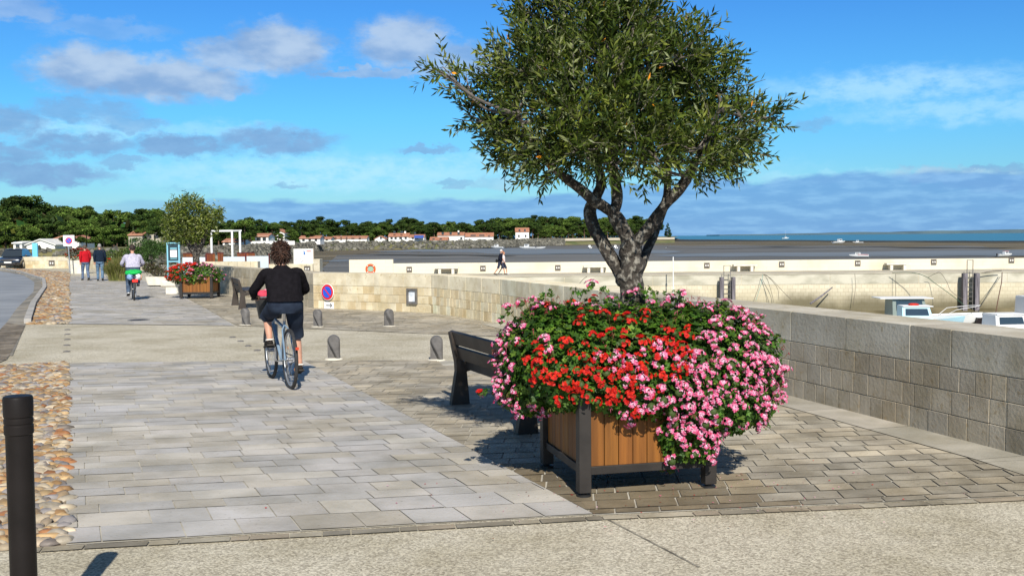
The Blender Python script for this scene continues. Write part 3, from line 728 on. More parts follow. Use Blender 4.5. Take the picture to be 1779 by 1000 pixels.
dv = (g2 - g1); ang = atan2(-dv.y, -dv.x); 
# the backrest is turned toward the viewer's left-front; seat faces away to the right
ctr = g1 + dv.normalized() * .87; perp = Vector((-dv.y, dv.x, 0)).normalized()
bench.location = (ctr.x + .17 * perp.x, ctr.y + .17 * perp.y, gz(ctr)); bench.rotation_euler = (0, 0, atan2(dv.y, dv.x))
bench['label'] = 'dark metal slatted bench partly hidden by the near geraniums, its back turned to the lane'
g3 = G(391, 537); 
dup(bench, (g3.x + .35, g3.y + .75, gz(g3)), R(-69), 'dark metal bench seen end-on beside the far planter')

# planters
def make_planter():
    r = thing('tree_planter', '', 'planter', group='square wooden planters with olive trees')
    W_ = 1.0; h = W_ / 2 - .045
    for sx_, sy_ in ((-1, -1), (1, -1), (1, 1), (-1, 1)):
        mb = MB().box((sx_ * h, sy_ * h, .40), (.085, .085, .72)); o = obj('corner_post', mb, m_dark, r, bev=.005)
        mb = MB().lathe([(.05, 0), (.05, .025), (.018, .03), (.018, .05)], (sx_ * h, sy_ * h, 0), n=16); obj('foot', mb, m_black, o, sm=40)
    for k in range(4):
        M = Matrix.Rotation(k * pi / 2, 3, 'Z'); mb = MB(); w = (W_ - .18); nn = 8
        for i in range(nn):
            x = -w / 2 + w * (i + .5) / nn; g = U(.72, 1.15)
            mb.box(M @ Vector((x, -h + .01 + U(-.001, .001), .46)), (w / nn - .005, .022, .50), col=(g, g * U(.92, 1.05), g * .9), M=M)
        obj('side_panel', mb, m_wood, r, bev=.002)
        mb = MB().box(M @ Vector((0, -h + .002, .185)), (w, .045, .055), M=M); obj('lower_rail', mb, m_dark, r, bev=.003); obj('upper_rail', MB().box(M @ Vector((0, -h + .002, .72)), (w, .045, .05), M=M), m_dark, r, bev=.003)
    mb = MB().box((0, 0, .60), (W_ - .12, W_ - .12, .05)); obj('soil', mb, mat('soil', (.05, .035, .02), (.09, .06, .04), bump=.5, scale=12), r)
    mb = MB().box((0, 0, .2), (W_ - .12, W_ - .12, .02)); obj('tray', mb, m_dark, r)
    return r
PF, PR, PL = G(1020, 862), G(1243, 846), G(938, 815)
PC = (PR + PL) / 2; PC.z = gz(PC); va_ = (PR - PF); PA = atan2(va_.y, va_.x)
planter = make_planter(); planter.location = PC; planter.rotation_euler = (0, 0, PA); planter['label'] = 'large square planter with orange wood boards and dark metal corner posts, nearest in the photo'
PS = ((PR - PF).length + (PL - PF).length) / 2 / .91; planter.scale = (PS, PS, PS); print('PLANTER', PC, PS, math.degrees(PA), (PR - PF).length, (PL - PF).length)
PC2 = G(341, 519); PC2.y += .4; PC2.z = gz(PC2)
pl2 = dup(planter, PC2, R(3), 'square wooden planter with dark posts beside the far bench, further up the promenade', scale=1.0)

# ================================================================= OLIVE TREES
m_bark = mat('olive_bark', (.055, .046, .037), (.27, .25, .21), rough=.95, scale=30, detail=12, stretch=(1, 1, .85), bump=1.0, bscale=30, bdist=.04, lo=.48, hi=.66, blotch=(9, (.45, .43, .40)))
m_leaf = mat('olive_leaf', (.8, .8, .75), (1.25, 1.2, 1.0), rough=.5, attr=True, scale=3, spec=.22)
def leafmat(m, k=.25):
    t = m.node_tree; b = t.nodes['Principled BSDF']; tr = t.nodes.new('ShaderNodeBsdfTranslucent'); mx = t.nodes.new('ShaderNodeMixShader'); mx.inputs[0].default_value = k
    src = b.inputs['Base Color'].links[0].from_socket; t.links.new(src, tr.inputs[0]); o = t.nodes['Material Output']
    t.links.new(b.outputs[0], mx.inputs[1]); t.links.new(tr.outputs[0], mx.inputs[2]); t.links.new(mx.outputs[0], o.inputs[0])
leafmat(m_leaf, .2)
random.seed(42)
TY = PC.y
olive = thing('olive_tree', 'big olive tree with forked lichen-grey trunk rising from the nearest flower planter', 'olive tree', (PC.x, PC.y, PC.z + .55))
def L(px, py, dy=0): return D(px, py, TY + dy)
tb = L(1096, 640)
limbs = [
    ([(1096, 640, 0), (1097, 560, 0), (1098, 515, 0), (1096, 480, 0), (1095, 450, .0), (1094, 424, 0)], [26, 24, 22, 20, 18, 17]),
    ([(1094, 512, .02), (1076, 474, .04), (1053, 434, .08), (1033, 398, .12), (1024, 366, .14), (1036, 340, .16), (1044, 317, .2), (1035, 270, .25), (1010, 210, .3)], [12, 13, 13, 13, 12, 11, 10, 8, 5]),
    ([(1095, 440, -.02), (1090, 412, -.03), (1079, 390, -.05), (1066, 371, -.06), (1072, 350, -.06), (1069, 312, -.06), (1060, 280, -.07), (1052, 250, -.1), (1058, 190, -.1), (1075, 120, -.1)], [17, 15, 14, 13, 11, 10, 9, 8, 6, 4]),
    ([(1080, 385, -.05), (1064, 370, -.07), (1048, 358, -.12), (1030, 347, -.15), (1015, 334, -.18), (998, 320, -.2), (978, 306, -.23), (940, 270, -.3), (900, 200, -.35)], [11, 12, 11, 10, 10, 9, 8, 6, 4]),
    ([(1096, 440, 0), (1106, 420, -.03), (1125, 399, -.07), (1147, 368, -.12), (1160, 350, -.14), (1173, 337, -.16), (1190, 315, -.2), (1220, 260, -.25), (1250, 190, -.3)], [14, 13, 12, 11, 11, 10, 9, 7, 4]),
    ([(1104, 486, .05), (1114, 458, .12), (1126, 430, .2), (1141, 396, .28), (1156, 350, .35), (1160, 300, .4), (1150, 220, .45)], [10, 10, 9, 9, 8, 7, 4]),
]
kpx = TY / F; tmb = MB(); lmb = []
def smoothpath(pts, rad, sub=4):
    P_ = []; R_ = []
    for i in range(len(pts) - 1):
        p0 = pts[max(i - 1, 0)]; p1 = pts[i]; p2 = pts[i + 1]; p3 = pts[min(i + 2, len(pts) - 1)]
        for s in range(sub):
            t = s / sub; P_.append(.5 * ((2 * p1) + (p2 - p0) * t + (2 * p0 - 5 * p1 + 4 * p2 - p3) * t * t + (3 * p1 - p0 - 3 * p2 + p3) * t ** 3)); R_.append(rad[i] + (rad[i + 1] - rad[i]) * t)
    P_.append(pts[-1]); R_.append(rad[-1]); return P_, R_
limb_pts = []
for li, (pts, rad) in enumerate(limbs):
    P_, R_ = smoothpath([L(*q) for q in pts], [r * kpx * (.98 if li == 0 else .88) for r in rad])
    mb = tmb if li == 0 else MB(); mb.tube(P_, R_, 14, wob=.28)
    if li: obj('limb', mb, m_bark, olive, sm=70, world=True)
    limb_pts.append((P_, R_))
tmb.ball(L(1095, 436), 20 * kpx, wob=.3, ws=4); tmb.ball(L(1100, 462), 20 * kpx, wob=.3, ws=4); tmb.ball(L(1088, 482), 19 * kpx, wob=.3, ws=4)
obj('trunk', tmb, m_bark, olive, sm=70, world=True)
# crown volumes: (px, py, radius px, depth offset)
CB = [(850, 175, 62, 0), (905, 120, 72, -.2), (930, 60, 62, .2), (1000, 30, 70, -.1), (1080, 25, 68, .2), (1150, 35, 50, 0), (1205, 100, 62, -.2), (1262, 150, 62, .1), (1300, 215, 48, 0), (1250, 240, 66, -.2),
      (1170, 200, 90, .1), (1090, 210, 80, -.3), (1000, 190, 90, -.3), (920, 215, 78, -.2), (870, 245, 50, .1), (1130, 275, 56, -.2), (1225, 285, 46, -.1), (950, 285, 46, -.2), (1010, 280, 50, .2), (1060, 120, 95, -.2), (980, 110, 80, .3), (1140, 120, 90, .2), (1070, 285, 36, -.4),
      (800, 150, 30, 0), (773, 130, 18, -.05), (1335, 205, 22, 0), (1285, 265, 34, 0), (815, 200, 30, .1), (890, 20, 40, .1), (1040, 5, 60, 0), (960, 10, 50, 0), (1120, 8, 50, 0), (955, 268, 56, -.35), (1060, 262, 58, -.4), (1130, 265, 58, -.4), (1205, 262, 58, -.35), (1010, 255, 62, -.45), (1090, 245, 60, .3), (1160, 245, 60, .35), (1000, 250, 55, .35), (1250, 262, 45, .2), (900, 262, 45, -.1), (1020, 220, 80, .5), (1180, 160, 80, .55), (930, 150, 80, .5), (1100, 80, 90, .5)]
CB = [((1040 + (x - 1040) * (.80 if y < 80 else .88 if y < 185 else 1)) if r > 32 else x, y + (6 if y < 40 else 0), r, d) for x, y, r, d in CB]
def leaf(mb, p, d, n, ln, w, col):
    s = d.cross(n).normalized(); a = p + d * ln * .45
    mb.add([p, a + s * w + n * w * .3, p + d * ln, a - s * w + n * w * .3], [(0, 1, 2, 3)], col)
crown = MB(); twig = MB()
oc = [(.060, .092, .012), (.040, .066, .009), (.095, .130, .020), (.15, .18, .035), (.19, .22, .10), (.030, .052, .010), (.28, .32, .19)]
ow = [5, 5, 4, 3.2, 1.8, 5, .9]
allp = [q for P_, R_ in limb_pts[1:] for q in P_[len(P_) // 2:]]
def rv():
    while True:
        v = Vector((U(-1, 1), U(-1, 1), U(-1, 1)))
        if .05 < v.length < 1: return v.normalized()
for (px, py, r, dy) in CB:
    r = max(r - 20, 8); py -= 4; c = L(px, py, dy); r = r * kpx; n = int(6 + 185 * (r / .3) ** 2.0)
    for i in range(n):
        v = rv(); q = c + v * r * (U(.25, 1.06) ** .6)
        out = (v * .7 + (q - L(1060, 250)).normalized() * .5 + Vector((0, 0, .35)) + rv() * .55).normalized()
        tl = U(.10, .24); nl = int(tl / .0135); tint = U(.7, 1.25)
        side = out.cross(rv()).normalized(); bc_ = random.choices(oc, ow)[0]
        if rnd() < .5: twig.add([q, q + out * tl, q + out * tl + side * .002, q + side * .005], [(0, 1, 2, 3)], (.20, .18, .14))
        for k_ in range(nl):
            t = (k_ + .5) / nl; sgn = 1 if k_ % 2 else -1; up = out.cross(side)
            d = (out * U(.5, 1.0) + (side * cos(k_ * 1.6) + up * sin(k_ * 1.6)) * sgn * U(.5, .9)).normalized()
            col = bc_ if rnd() < .6 else random.choices(oc, ow)[0]
            if rnd() < .0025: col = (.75, .28, .02)
            col = tuple(a * tint for a in col)
            leaf(crown, q + out * tl * t, d, d.cross(rv()).normalized(), U(.046, .080), U(.0065, .0105), col)
# long whippy shoots breaking the outline
def shoot(a, b_, nl):
    global crown
    dv_ = b_ - a; Ln = dv_.length; dn = dv_.normalized()
    twig.tube([a, a.lerp(b_, .5) + rv() * .02, b_], [.004, .003, .0015], 5, col=(.22, .19, .15))
    for k_ in range(nl):
        p_ = a.lerp(b_, k_ / nl); leaf(crown, p_, (dn * U(.5, 1) + rv() * .8).normalized(), rv(), U(.045, .07), U(.006, .009), tuple(x * U(.8, 1.2) for x in random.choice(oc)))
for a_, b_, nl in [((850, 180), (752, 118), 46), ((860, 170), (765, 150), 36), ((850, 200), (790, 230), 30), ((880, 110), (828, 92), 26), ((1300, 210), (1362, 206), 26), ((1290, 190), (1350, 175), 10), ((1280, 150), (1330, 138), 6), ((1290, 240), (1345, 245), 12),
                  ((1000, 30), (1010, -12), 24), ((1150, 80), (1170, 25), 36), ((1060, 60), (1050, 5), 40), ((1215, 90), (1228, 52), 26), ((1275, 130), (1290, 95), 16), ((930, 60), (905, 0), 30), ((950, 300), (935, 332), 22), ((880, 270), (876, 330), 14), ((1215, 290), (1222, 335), 22), ((1260, 262), (1335, 270), 26), ((1255, 275), (1322, 300), 20), ((1075, 275), (1072, 320), 22), ((1140, 300), (1135, 325), 22), ((1000, 300), (985, 315), 18), ((870, 100), (822, 92), 10), ((1180, 60), (1195, 22), 12)]:
    shoot(L(*a_, U(-.2, .2)), L(*b_, U(-.3, .3)), nl)
# inner branches feeding the crown
for (px, py, r, dy) in CB:
    c = L(px, py, dy); s = min(allp, key=lambda q: (q - c).length); m_ = s.lerp(c, .5) + rv() * .06
    P_, R_ = smoothpath([s, m_, c, c + (c - s).normalized() * r * kpx * .6], [.016, .010, .006, .002]); twig.tube(P_, R_, 6, col=(.11, .095, .08))
    for _ in range(5):
        e = c + rv() * r * kpx; twig.tube([m_.lerp(c, rnd()), c.lerp(e, .5) + rv() * .03, e], [.006, .004, .0015], 5, col=(.14, .12, .10))
obj('crown', crown, m_leaf, olive, world=True); obj('twigs', twig, mat('twig_bark', (.8, .8, .8), (1.2, 1.2, 1.2), attr=True, scale=20), olive, world=True)
print('LEAVES', len(crown.f))
# far olive tree: its own looser crown
o2 = thing('olive_tree', 'smaller olive tree standing in the far planter beside the far bench', 'olive tree', (PC2.x, PC2.y, PC2.z + .55))
T2 = PC2.y; k2 = T2 / F; L2 = lambda px, py, dy=0: D(px, py, T2 + dy)
mb = MB(); mb.tube(*smoothpath([L2(341, 495), L2(341, 460), L2(340, 440), L2(334, 425)], [7 * k2 * 1.0, 6 * k2, 6 * k2, 5 * k2]), 10, wob=.2); obj('trunk', mb, m_bark, o2, sm=70, world=True)
for pts in ([(341, 445, 0), (350, 425, 0), (358, 405, -.1), (365, 385, 0)], [(338, 440, 0), (328, 425, 0), (322, 405, .1), (315, 385, 0)], [(340, 440, 0), (341, 415, 0), (338, 380, 0)]):
    mb = MB(); mb.tube(*smoothpath([L2(*q) for q in pts], [4.5 * k2, 4 * k2, 3 * k2, 1.5 * k2][:len(pts)]), 8, wob=.2); obj('limb', mb, m_bark, o2, sm=70, world=True)
cr = MB()
for px, py, r in [(300, 390, 20), (315, 365, 20), (335, 355, 18), (330, 395, 26), (355, 385, 22), (370, 378, 16), (350, 365, 16), (295, 410, 13), (365, 400, 14), (320, 350, 10), (300, 360, 12), (383, 380, 8), (340, 410, 15), (318, 412, 15), (380, 368, 8)]:
    for dy in (-.35, .1, .5):
        c = L2(px, py, dy); rr_ = r * k2 * .78
        for i in range(int(210 * (r / 20) ** 2)):
            v = rv(); q = c + v * rr_ * U(.3, 1.4); d = (v * .6 + rv() + Vector((0, 0, .3))).normalized(); g = U(.9, 1.9)
            leaf(cr, q, d, rv(), U(.08, .14), U(.015, .024), tuple(x * g * .75 for x in random.choice(oc[:5])))
for a_, b_ in [((310, 360), (300, 338)), ((320, 352), (322, 333)), ((345, 355), (352, 340)), ((372, 372), (390, 364)), ((300, 370), (284, 362)), ((365, 372), (376, 350)), ((330, 350), (335, 334))]:
    a, b_ = L2(*a_), L2(*b_)
    for i in range(36): leaf(cr, a.lerp(b_, rnd()) + rv() * .05, rv(), rv(), U(.08, .12), .015, tuple(x * 1.5 for x in random.choice(oc)))
obj('crown', cr, m_leaf, o2, world=True)

# ================================================================= GERANIUMS
m_gleaf = mat('geranium_leaf', (.85, .85, .85), (1.15, 1.15, 1.1), rough=.55, attr=True, scale=8); leafmat(m_gleaf, .3)
m_petal = mat('petal', (.95, .95, .95), (1.05, 1.05, 1.05), rough=.6, attr=True, scale=5); leafmat(m_petal, .3)
GC = Vector((PC.x, PC.y, PC.z))
kg = PC.y / F
def ell(px, py, dy, rx, ry, rz): return (D(px, py, PC.y + dy), Vector((rx * kg, ry, rz * kg)))
MOUND = [ell(1085, 622, 0, 205, .62, 100), ell(985, 622, -.12, 112, .5, 88), ell(1220, 632, -.05, 128, .55, 100), ell(1090, 660, -.42, 150, .22, 62), ell(1240, 690, -.25, 98, .34, 60), ell(915, 660, -.05, 48, .3, 58), ell(950, 560, .1, 48, .3, 34), ell(1195, 752, -.38, 56, .13, 48)]
def surf(px, py):
    o = Vector((0, 0, EYE)); d = ray(px, py).normalized(); best = None
    for c, r in MOUND:
        oo = Vector(((o.x - c.x) / r.x, (o.y - c.y) / r.y, (o.z - c.z) / r.z)); dd = Vector((d.x / r.x, d.y / r.y, d.z / r.z))
        A = dd.dot(dd); B = 2 * oo.dot(dd); C_ = oo.dot(oo) - 1; q = B * B - 4 * A * C_
        if q > 0:
            t = (-B - sqrt(q)) / (2 * A)
            if best is None or t < best[0]:
                p_ = o + d * t; n_ = Vector(((p_.x - c.x) / r.x ** 2, (p_.y - c.y) / r.y ** 2, (p_.z - c.z) / r.z ** 2)).normalized(); best = (t, p_, n_)
    return best
gl_pal = [(.040, .105, .008), (.055, .14, .010), (.028, .075, .007), (.08, .18, .015), (.045, .115, .010), (.12, .21, .02)]
def gleaf(mb, p, n, s, col):
    n = n.normalized(); a = n.cross(rv()).normalized(); b_ = n.cross(a); k_ = 5; vs = [p]
    for i in range(k_ * 2):
        t = 2 * pi * i / (k_ * 2) * .92; r = s * (1 if i % 2 else .62) ; vs.append(p + (a * cos(t) + b_ * sin(t)) * r + n * s * .18 * (1 if i % 2 else .2))
    mb.add(vs, [(0, i, i + 1) for i in range(1, k_ * 2)], col)
def head_mesh(kind, seed):
    random.seed(seed); mb = MB(); N = random.choice((7, 8, 9, 10))
    for i in range(N):
        th = U(0, 2 * pi); ph = U(.15, 1.35); d = Vector((sin(ph) * cos(th), sin(ph) * sin(th), cos(ph) * .8 + .1)); c = Vector((d.x * .034, d.y * .034, d.z * .024))
        d = (d + Vector((0, 0, .3))).normalized(); a = d.cross(Vector((0, 0, 1)))
        if a.length < .1: a = Vector((1, 0, 0))
        a.normalize(); up = a.cross(d); up = up if up.z > 0 else -up
        for k_ in range(5):
            t = [50, 130, 205, 270, 335][k_]; t = R(t + U(-10, 10)); e = a * cos(t) + up * sin(t); sd = d.cross(e); ln = (.019 if k_ < 2 else .016) * U(.85, 1.15); w = .0062 * (1 if kind == 'pink' else 1.25)
            if kind == 'pink': col = random.choice([(.82, .38, .54), (.78, .26, .44), (.86, .56, .70)]) if k_ < 2 else random.choice([(.70, .07, .19), (.74, .12, .29), (.55, .04, .13), (.76, .20, .38)])
            else: col = random.choice([(.66, .012, .004), (.56, .008, .006), (.74, .028, .006), (.42, .006, .006)])
            q = c + d * .008
            mb.add([q, q + e * ln * .55 + sd * w + d * .004, q + e * ln + d * .003, q + e * ln * .55 - sd * w + d * .004], [(0, 1, 2, 3)], col)
    mb.ball((0, 0, .004), (.026, .026, .018), 7, 5, (.06, .10, .02))
    for i in range(3):
        d = Vector((U(-.5, .5), U(-.5, .5), 1)).normalized(); mb.tube([Vector((0, 0, -.03)), d * .02], [.0012, .001], 4, col=(.10, .16, .04))
    if rnd() < .5:
        for i in range(4): v = rv() * .02; mb.tube([Vector((0, 0, 0)), v, v + Vector((U(-.01, .01), U(-.01, .01), -.014))], [.001, .0018, .0008], 4, col=(.42, .08, .12))
    return mb
red_m = [mesh(head_mesh('red', 100 + i), 'flower_head', m_petal) for i in range(8)]
pink_m = [mesh(head_mesh('pink', 200 + i), 'flower_head', m_petal) for i in range(10)]
random.seed(77)
gr = thing('red_geranium', 'scarlet geraniums filling the left and middle of the nearest planter', 'geranium', (PC.x, PC.y, PC.z + .62))
gk = thing('pink_geranium', 'pink and white geraniums spilling over the right and front of the nearest planter', 'geranium', (PC.x, PC.y, PC.z + .62))
def pts_in(poly_, n, mind, jitter=True):
    xs = [p_[0] for p_ in poly_]; ys = [p_[1] for p_ in poly_]; cp = ccw([tuple(p_) for p_ in poly_]); out = []; tries = 0
    while len(out) < n and tries < n * 60:
        tries += 1; x, y = U(min(xs), max(xs)), U(min(ys), max(ys)); ins = False; j = len(cp) - 1
        for i in range(len(cp)):
            if (cp[i][1] > y) != (cp[j][1] > y) and x < (cp[j][0] - cp[i][0]) * (y - cp[i][1]) / (cp[j][1] - cp[i][1]) + cp[i][0]: ins = not ins
            j = i
        if ins and all((x - a) ** 2 + ((y - b_) * 1.3) ** 2 > mind ** 2 for a, b_ in out): out.append((x, y))
    return out
REDS = pts_in([(925, 610), (1000, 590), (1080, 620), (1120, 660), (1090, 700), (1000, 690), (940, 650)], 34, 15) + pts_in([(1000, 545), (1210, 570), (1200, 620), (1010, 590)], 15, 22) + \
       pts_in([(1060, 590), (1200, 600), (1190, 660), (1100, 690), (1050, 650)], 22, 18) + pts_in([(905, 600), (940, 590), (960, 660), (935, 680)], 8, 18) + [(1030, 520), (1010, 550), (1010, 560), (1028, 583), (1075, 562), (1050, 552), (1093, 565), (1120, 550), (1160, 580), (1198, 578), (1130, 705), (1105, 707), (975, 690), (1060, 690), (1140, 595), (1162, 607), (1185, 621), (1170, 635)]
PINKS = pts_in([(1180, 620), (1240, 560), (1290, 540), (1330, 580), (1366, 640), (1365, 690), (1340, 730), (1290, 745), (1230, 760), (1140, 755), (1080, 720), (1090, 690), (1160, 660)], 108, 15) + \
        pts_in([(1290, 600), (1368, 630), (1362, 700), (1300, 740)], 22, 12) + pts_in([(1200, 520), (1330, 550), (1340, 590), (1230, 560)], 20, 18) + pts_in([(858, 580), (890, 570), (905, 640), (900, 720), (870, 700), (855, 640)], 24, 15) + \
        pts_in([(900, 690), (960, 700), (940, 722), (900, 715)], 7, 16) + pts_in([(1040, 620), (1160, 600), (1180, 640), (1080, 670)], 16, 22) + \
        [(882, 535), (905, 528), (925, 520), (905, 600), (950, 595), (955, 610), (1000, 540), (1060, 520), (1150, 690), (1085, 640), (1093, 525), (1130, 535), (1155, 540), (1180, 545), (1165, 520), (940, 540), (960, 545), (1105, 505), (1185, 510), (1028, 495), (1230, 790), (1215, 800), (1238, 780), (1150, 815), (1165, 817), (1215, 762), (1190, 770), (1170, 792), (1222, 775), (1205, 785), (1240, 765), (1180, 760), (1198, 748), (1228, 745), (895, 565), (915, 575), (870, 560), (1330, 735), (1345, 700), (1240, 600), (1215, 620), (1245, 620), (1235, 590), (1240, 570), (1225, 640)]
def place(lst, meshes, root, nbig):
    lst = sorted(lst, key=lambda q: -(q[1] + rnd() * 60)); rest = MB(); k_ = 0
    for x, y in lst:
        h = surf(x, y)
        if h is None:
            p_, n_ = L(x, y, U(-.3, 0)), Vector((0, -.6, .8))
            if y < 600: pass
        else: p_, n_ = h[1] + h[2] * U(.015, .05), h[2]
        n_ = (n_ + Vector((0, -.05, .65)) + rv() * .2).normalized(); M = n_.to_track_quat('Z', 'Y').to_matrix() @ Matrix.Rotation(U(0, 6), 3, 'Z'); s = U(.62, 1.18); me = random.choice(meshes)
        if k_ < nbig:
            o = obj('flower_head', me, None, root); o.location = p_ - root.location; o.rotation_euler = M.to_euler(); o.scale = (s, s, s); k_ += 1
        else:
            vs = [(M @ (v.co * s)) + p_ for v in me.vertices]; o_ = len(rest.v); ca = me.color_attributes['Col'].data
            for po in me.polygons: rest.f.append(tuple(i + o_ for i in po.vertices)); rest.c.append(tuple(ca[po.loop_start].color)[:3])
            rest.v.extend(tuple(v) for v in vs)
    return rest
def backheads(mesh_list, rest, n, xr):           # blooms on the far side and the top, out of this view
    for i in range(n):
        c, r = random.choice(MOUND[:3]); a = U(0, pi); e = U(.2, 1.2); p_ = c + Vector((r.x * cos(a) * cos(e), r.y * sin(a) * cos(e), r.z * sin(e))) * 1.04; me = random.choice(mesh_list); o_ = len(rest.v); ca = me.color_attributes['Col'].data
        rest.v.extend(tuple(v.co * 1.1 + p_) for v in me.vertices)
        for po in me.polygons: rest.f.append(tuple(j + o_ for j in po.vertices)); rest.c.append(tuple(ca[po.loop_start].color)[:3])
rest = place(REDS, red_m, gr, 97); backheads(red_m, rest, 25, 0); o = obj('flower_cluster', rest, m_petal, gr, world=True); o['kind'] = 'stuff'
rest = place(PINKS, pink_m, gk, 98); backheads(pink_m, rest, 40, 0); o = obj('flower_cluster', rest, m_petal, gk, world=True); o['kind'] = 'stuff'
print('HEADS', len(REDS), len(PINKS))
def foliage(blobs_, dens, root, split):
    A, B = MB(), MB()
    for bi, (c, r) in enumerate(blobs_):
        area = 4 * pi * ((r.x * r.y) ** 1.6 / 3 + (r.x * r.z) ** 1.6 / 3 + (r.y * r.z) ** 1.6 / 3) ** (1 / 1.6); n = int(area * dens)
        for i in range(n):
            v = rv(); f = U(.72, 1.0) if rnd() < .8 else U(.98, 1.07); p_ = c + Vector((v.x * r.x, v.y * r.y, v.z * r.z)) * f
            nn = (Vector((v.x / r.x, v.y / r.y, v.z / r.z)).normalized() + rv() * .6 + Vector((0, 0, .5)))
            g = U(.6, 1.3); gleaf(A if p_.x < split else B, p_, nn, U(.016, .034), tuple(x * g for x in random.choice(gl_pal)))
    return A, B
A, B = foliage(MOUND, 2300, None, PC.x - .02)
# straggling stems along the rim of the mound
def straggle(mb, a, b_, n, petals=None):
    mid = a.lerp(b_, .5) + Vector((0, 0, .03)) + rv() * .02; mb.tube([a, mid, b_], [.0025, .002, .0014], 4, col=(.16, .14, .06))
    for i in range(n): t = rnd(); q = (a.lerp(mid, t * 2) if t < .5 else mid.lerp(b_, t * 2 - 1)); gleaf(mb, q + rv() * .02, rv() + Vector((0, -.5, .6)), U(.014, .026), tuple(x * U(.8, 1.3) for x in random.choice(gl_pal)))
for x, y, x2, y2 in [(900, 560, 872, 548), (940, 540, 940, 512), (960, 535, 958, 508), (990, 530, 1000, 505), (1060, 525, 1050, 500), (1000, 540, 1028, 498), (1120, 520, 1108, 500), (1180, 540, 1186, 510), (1190, 530, 1160, 508), (1260, 560, 1290, 535), (870, 700, 838, 683), (1180, 750, 1160, 815), (1220, 750, 1235, 785), (1200, 760, 1200, 790), (880, 600, 862, 575), (1340, 600, 1362, 590), (1340, 720, 1332, 745), (900, 700, 905, 722), (1130, 500, 1140, 520), (1230, 545, 1250, 525)]:
    a, b_ = L(x, y, -.1), L(x2, y2, -.15)
    straggle(A if x < 1085 else B, a, b_, 12)
bud = {0: MB(), 1: MB()}
for i in range(420):
    c, r = random.choice(MOUND[:7]); v = rv(); v.z = abs(v.z) * .9 if rnd() < .6 else v.z; v.normalize(); p_ = c + Vector((v.x * r.x, v.y * r.y, v.z * r.z)); nn = Vector((v.x / r.x, v.y / r.y, v.z / r.z)).normalized(); e = p_ + (nn + Vector((0, 0, .5)) + rv() * .5).normalized() * U(.03, .09); m_ = bud[int(p_.x > PC.x - .02)]
    m_.tube([p_ - nn * .04, p_.lerp(e, .5), e], [.0016, .0014, .0012], 4, col=(.18, .15, .05))
    cb_ = random.choice([(.35, .05, .06), (.45, .10, .16), (.16, .14, .04), (.22, .07, .04)])
    for q in range(4): d_ = rv() * .012; m_.tube([e, e + d_, e + d_ * 1.5 - Vector((0, 0, .012))], [.001, .0026, .001], 4, col=cb_)
o = obj('bud_stems', bud[0], m_gleaf, gr, world=True); o['kind'] = 'stuff'; o = obj('bud_stems', bud[1], m_gleaf, gk, world=True); o['kind'] = 'stuff'
obj('foliage', A, m_gleaf, gr, world=True); obj('foliage', B, m_gleaf, gk, world=True)
h = L(835, 684, -.2); o = obj('flower_head', red_m[2], None, gr, label='lone red bloom on a long stem in front of the bench'); o.location = h - gr.location
# geraniums in the far planter
def small_geranium(c, rx, ry, rz, kind, label, cat='geranium', n=60, side=None, nm=None, pal=None, leafs=2600):
    r = thing(nm or (kind + '_geranium'), label, cat, c); A_, B_ = MB(), MB(); ms = red_m if kind == 'red' else pink_m
    for i in range(leafs):
        v = rv(); p_ = Vector((v.x * rx, v.y * ry, v.z * rz)) * U(.75, 1.03)
        if side and side * p_.x < -.05 * rx: continue
        g = U(.7, 1.3); gleaf(A_, p_, v + rv() * .6 + Vector((0, 0, .5)), U(.025, .045), tuple(x * g for x in random.choice(pal or gl_pal)))
    obj('foliage', A_, m_gleaf, r)
    for i in range(n):
        a = U(-pi, pi) if rnd() < .3 else U(-pi, 0); e = U(-.5, 1.3); v = Vector((cos(a) * cos(e), sin(a) * cos(e), sin(e)))
        if side and side * v.x < -.1: continue
        p_ = Vector((v.x * rx, v.y * ry, v.z * rz)) * 1.05; me = random.choice(ms); o_ = len(B_.v); ca = me.color_attributes['Col'].data; s = U(1.1, 1.6)
        B_.v.extend(tuple(q.co * s + p_) for q in me.vertices)
        for po in me.polygons: B_.f.append(tuple(j + o_ for j in po.vertices)); B_.c.append(tuple(ca[po.loop_start].color)[:3])
    if n: obj('blossoms', B_, m_petal, r)
    return r
c2 = D(340, 478, PC2.y)
small_geranium(c2, .86, .62, .36, 'red', 'red geraniums heaped over the left of the far planter', n=150, side=-1)
small_geranium(c2 + Vector((.0, -.02, .0)), .86, .62, .36, 'pink', 'pink geraniums heaped over the right of the far planter', n=80, side=1)
# fallen petals
mb = MB()
for i in range(130):
    p_ = Vector((PC.x + random.gauss(.3, .9), PC.y + random.gauss(-.45, .35), 0)); p_.z = gz(p_) + .016; a = U(0, 6); s = U(.004, .009)
    mb.poly([p_ + Vector((cos(a + k_) * s, sin(a + k_) * s, U(0, .003))) for k_ in (0, 1.5, 3.1, 4.7)], random.choice([(.8, .2, .35), (.7, .03, .02), (.85, .5, .6), (.3, .1, .05)]))
struct('fallen_petals', mb, m_petal, 'stuff')
